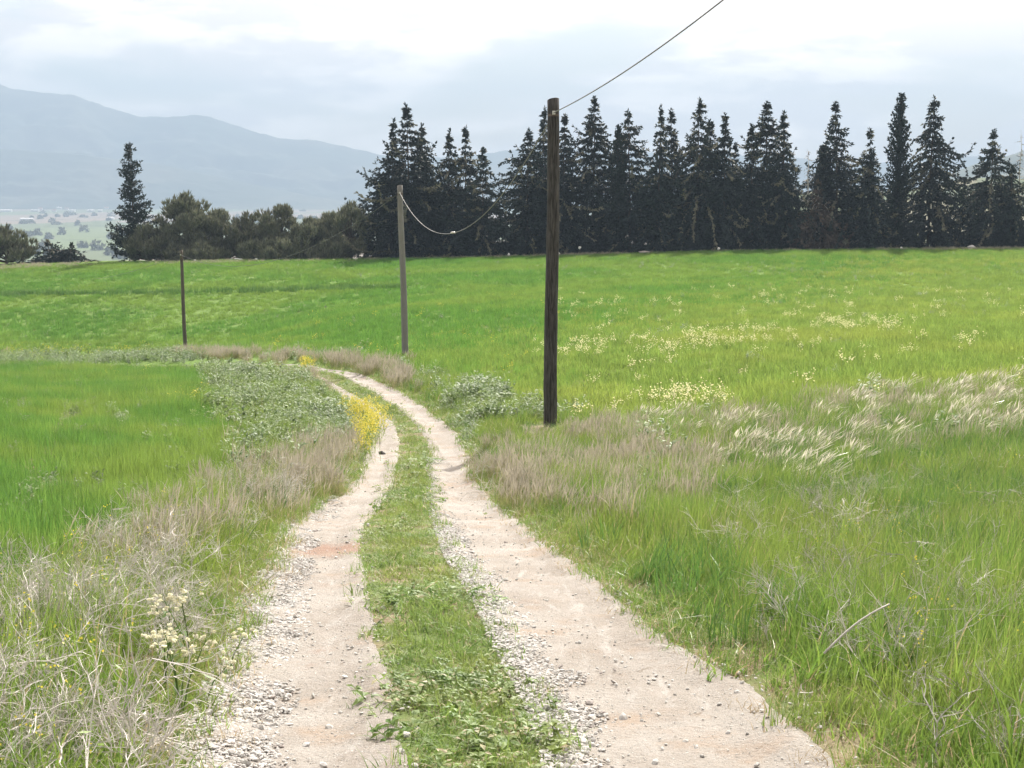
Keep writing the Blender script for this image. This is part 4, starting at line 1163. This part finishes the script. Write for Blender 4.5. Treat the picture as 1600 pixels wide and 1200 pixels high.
# --- mustard by the bend, flowers in the fields
x, y = sample(28, 72, 5.5, 10)
z = height(x, y); u, v = proj(x, y, z + .3)
q = (inpoly(u, v, [(548, 640), (580, 636), (600, 664), (585, 690), (570, 715), (560, 716), (566, 690), (552, 662)]) | (inpoly(u, v, [(472, 573), (486, 572), (490, 579), (480, 581)]))).nonzero()[0]; n = len(q)
scatter('mustard_flowers', COLS['mustard'], 4, np.c_[x[q], y[q], z[q]], sc_(n, .8, 1.35) * np.where(y[q] > 50, 1.3, 1), 'bright yellow mustard flowers beside the left wheel track at the bend', 'flowers', .15, seed=15)
x, y = sample(34, 120, 3.0, 11)
z = height(x, y); k, u, v = classify(x, y, z)
band = np.abs(v - np.interp(u, [800, 900, 1060, 1240, 1400], [548, 547, 537, 522, 508])) / np.interp(u, [800, 1060, 1400], [9, 10, 7])
pc = np.where((u > 830) & (u < 1400), np.exp(-band ** 2) * .42 * np.clip(.6 + vnoise(x, y, 3, 92), .1, 1.3), 0) + np.where((k == 'far') & (u > 850), .02, 0) + np.where(inpoly(u, v, [(1000, 622), (1090, 615), (1140, 632), (1040, 645)]), .5, 0)
pc = pc * (k == 'far')
q = (r.random(len(x)) < pc).nonzero()[0]; n = len(q)
scatter('cream_flowers', COLS['cream'], 4, np.c_[x[q], y[q], z[q]], sc_(n, .8, 1.3), 'cream-yellow flowers in a band across the olive field', 'flowers', .15, seed=16)
py_ = np.where((u < 240) & (u > -50) & (np.abs(v - 548) < 8), .25, 0) + np.where(inpoly(u, v, [(280, 610), (340, 600), (350, 640), (290, 650)]), .12, 0) + np.where((k == 'wheat'), .003, 0) + np.where((k == 'far') & (u < 900), .01, 0)
q = (r.random(len(x)) < py_).nonzero()[0]; n = len(q)
scatter('yellow_flowers', COLS['yellow'], 3, np.c_[x[q], y[q], z[q]], sc_(n, .8, 1.3), 'loose yellow flowers along the far edge of the near wheat field', 'flowers', .15, seed=17)

# --- gravel: heaped outside the left wheel track and inside the right one, loose pebbles elsewhere
x, y = sample(4.6, 30, lambda d: 4200 if d < 10 else (2800 if d < 16 else 900), 12, .6)
m_ = on_track(x, y, .12); x, y = x[m_], y[m_]
lw = exy(E_LR, y) - exy(E_LL, y); sl = (x - exy(E_LL, y)) / lw
rw = exy(E_RR, y) - exy(E_RL, y); sr = (x - exy(E_RL, y)) / rw
nz = .10 * vnoise(x, y, .5, 91)
pg = np.where((sl > -.25) & (sl < 1.2), np.clip((.50 + nz - sl) / .22, .02, 1) * (y < 22) + .012, 0)
pg = np.maximum(pg, np.where((sr > -.25) & (sr < 1.2), np.clip((.28 + nz - sr) / .20, .02, .9) + .03 * (sr > .9), 0))
q = (r.random(len(x)) < pg).nonzero()[0]; n = len(q)
sz = r.gamma(2.6, .0029, n).clip(.0035, .032)
scatter('gravel', COLS['gravel'], 8, np.c_[x[q], y[q], height(x[q], y[q]) + .022 + .15 * sz], sz, 'loose pale gravel heaped along the wheel tracks', 'gravel', .3, seed=18)

# ------------------------------------------------------------------ single plants and stones that stand out
def ground_at(u, v, lo=4.5, hi=110):
    """where the sight line through (u, v) meets the ground"""
    dd = np.geomspace(lo, hi, 1600); X, Y, Z = at(u, v, dd)
    g = height(X, Y)
    i = int(np.argmax(Z < g)) if (Z < g).any() else len(dd) - 1
    return float(X[i]), float(Y[i]), float(g[i])
def stalk(u, v, hpx, seed, label):
    x, y, z = ground_at(u, v)
    h = hpx * y / F
    r = np.random.default_rng(seed)
    root = empty('dead_stalk', (x, y, z), r.random() * 6.28); tag(root, label, 'dead stalk', 'lone dead stalks in the right verge')
    obj('stem', stalk_bush('stem', 1, h * .95, seed, M['twig'], .25, .0045), None, root)
SPOTS = [(1255, 975, 120, 'among the twiggy patch nearest the wheel track'), (1335, 1000, 150, 'forked near its top, above a fallen straw'), (1430, 1060, 190, 'tall and upright, dark tuft midway'),
         (1560, 1130, 170, 'y-shaped, low down beside the frame edge'), (1595, 980, 190, 'pale and thick, half cut by the frame edge'), (1245, 1100, 90, 'short and bent over the sandy grass margin'),
         (1150, 870, 90, 'alone in the bright grass near the purple patch'), (1290, 900, 110, 'in the middle of the dry tangle'), (1390, 930, 130, 'behind the tall upright one'), (1480, 960, 140, 'leaning at the right of the tall upright one'),
         (1530, 880, 110, 'below the green tussocks'), (1220, 850, 80, 'just under the silvery grass'), (1340, 860, 90, 'second under the silvery grass'), (1430, 850, 90, 'third under the silvery grass'),
         (1180, 1010, 80, 'low, leaning out toward the wheel track'), (1500, 1190, 150, 'standing at the bottom of the picture')]
for i, (u, v, h, w) in enumerate(SPOTS):
    stalk(u, v, h, 400 + i, 'grey dead stalk in the right verge, ' + w)
def white_flower(u, v, hpx, n, seed, label):
    x, y, z = ground_at(u, v)
    h = hpx * y / F; r = np.random.default_rng(seed)
    root = empty('white_flower', (x, y, z)); tag(root, label, 'flower', 'white flowers on the left verge')
    for k_ in range(n):
        top = np.array([r.normal(0, .07), r.normal(0, .05), h * r.uniform(.82, 1.05)])
        mb = MB(); mb.tube([(0, 0, -.02), top * (.35, .35, .5), top], [.005, .004, .003], 5, r.random(), .3); obj('stem', mb.build('stem'), M['stem'], root)
        for sub in top + r.normal(0, .042, (9, 3)) * (1, 1, .6):
            hb = MB()
            for q_ in range(16):
                g = r.normal(0, 1, 3); g /= np.linalg.norm(g); g[2] = abs(g[2]) * .8
                o = sub + g * .015 * r.uniform(.4, 1); a = r.normal(0, 1, 3); a /= np.linalg.norm(a); b = np.cross(a, g + .01); b /= np.linalg.norm(b)
                hb.add([o - a * .0075, o - b * .0075, o + a * .0075, o + b * .0075], [(0, 1, 2, 3)], r.random(), 1)
            obj('blossom', hb.build('blossom'), M['white_petal'], root)
        for _ in range(3):
            t = r.uniform(.15, .75); o = top * t; az = r.random() * 6.28; d = np.array([math.cos(az), math.sin(az), .5]) * .09; s_ = np.array([-math.sin(az), math.cos(az), 0]) * .014
            lm = mesh_from('leaf', [o, o + d * .5 + s_, o + d, o + d * .5 - s_], [(0, 1, 2, 3)], {'tint': [r.random()] * 4, 'ht': [.3] * 4})
            obj('leaf', lm, M['stem'], root)
white_flower(283, 1120, 125, 4, 1, 'largest white flower clump on the left verge, by the gravel')
white_flower(258, 1085, 95, 2, 2, 'white flower just left of the largest clump')
white_flower(322, 1095, 70, 1, 3, 'low white flower right of the largest clump, nearest the gravel')
white_flower(298, 1040, 110, 3, 4, 'white flower clump behind the largest one')
white_flower(266, 1030, 95, 2, 5, 'small white flowers farthest from the track')
white_flower(357, 1050, 55, 1, 6, 'tiny white flower at the edge of the gravel')
def stone(u, v, size, seed, mat, label):
    x, y, z = ground_at(u, v)
    me = stone_mesh(seed, .7)
    for q in me.vertices: q.co *= size
    tag(obj('stone', me, mat, loc=(x, y, z + size * .35)), label, 'stone')
M['dark_stone'] = plain('dark_stone', (.06, .055, .05), .8, .3, .4, 30)
stone(597, 712, .10, 21, M['dark_stone'], 'dark lump lying on the left wheel track near the bend')
stone(936, 1124, .035, 22, M['dark_stone'], 'dark stone at the inner edge of the right wheel track')
stone(488, 1050, .03, 23, M['dark_stone'], 'dark stone where gravel meets dirt on the left wheel track')
def fallen(u0, v0, u1, v1, label):
    a = np.array(ground_at(u0, v0)); b = np.array(ground_at(u1, v1)); a[2] += .3; b[2] += .5
    root = empty('fallen_straw', a); tag(root, label, 'straw')
    mb = MB(); t = np.linspace(0, 1, 8)[:, None]; pts = (b - a) * t; pts[:, 2] += .03 * np.sin(3.14 * t[:, 0]); mb.tube(pts, np.linspace(.006, .004, 8), 6, .9, .2)
    obj('stem', mb.build('stem', True), M['twig'], root)
fallen(1285, 1110, 1385, 1090, 'long pale straw lying slanted on the right verge grass')

# ------------------------------------------------------------------ haze
def box_mesh(x0, x1, y0, y1, z0, z1):
    V = [(x, y, z) for z in (z0, z1) for y in (y0, y1) for x in (x0, x1)]
    return mesh_from('haze', V, [(0, 2, 3, 1), (4, 5, 7, 6), (0, 1, 5, 4), (2, 6, 7, 3), (0, 4, 6, 2), (1, 3, 7, 5)])
m, nt, out = newmat('haze_air')
pv = nd(nt, 'ShaderNodeVolumePrincipled')
pv.inputs['Color'].default_value = (.45, .60, .79, 1)
pv.inputs['Density'].default_value = 2.7e-4
pv.inputs['Anisotropy'].default_value = 0.0
nt.links.new(pv.outputs[0], out.inputs['Volume'])
hz_ = obj('haze', box_mesh(-11000, 11000, -600, 10000, -75, 700), m)
tag(hz_, 'thin bluish haze lying over the plain and mountains', 'haze', kind='stuff')
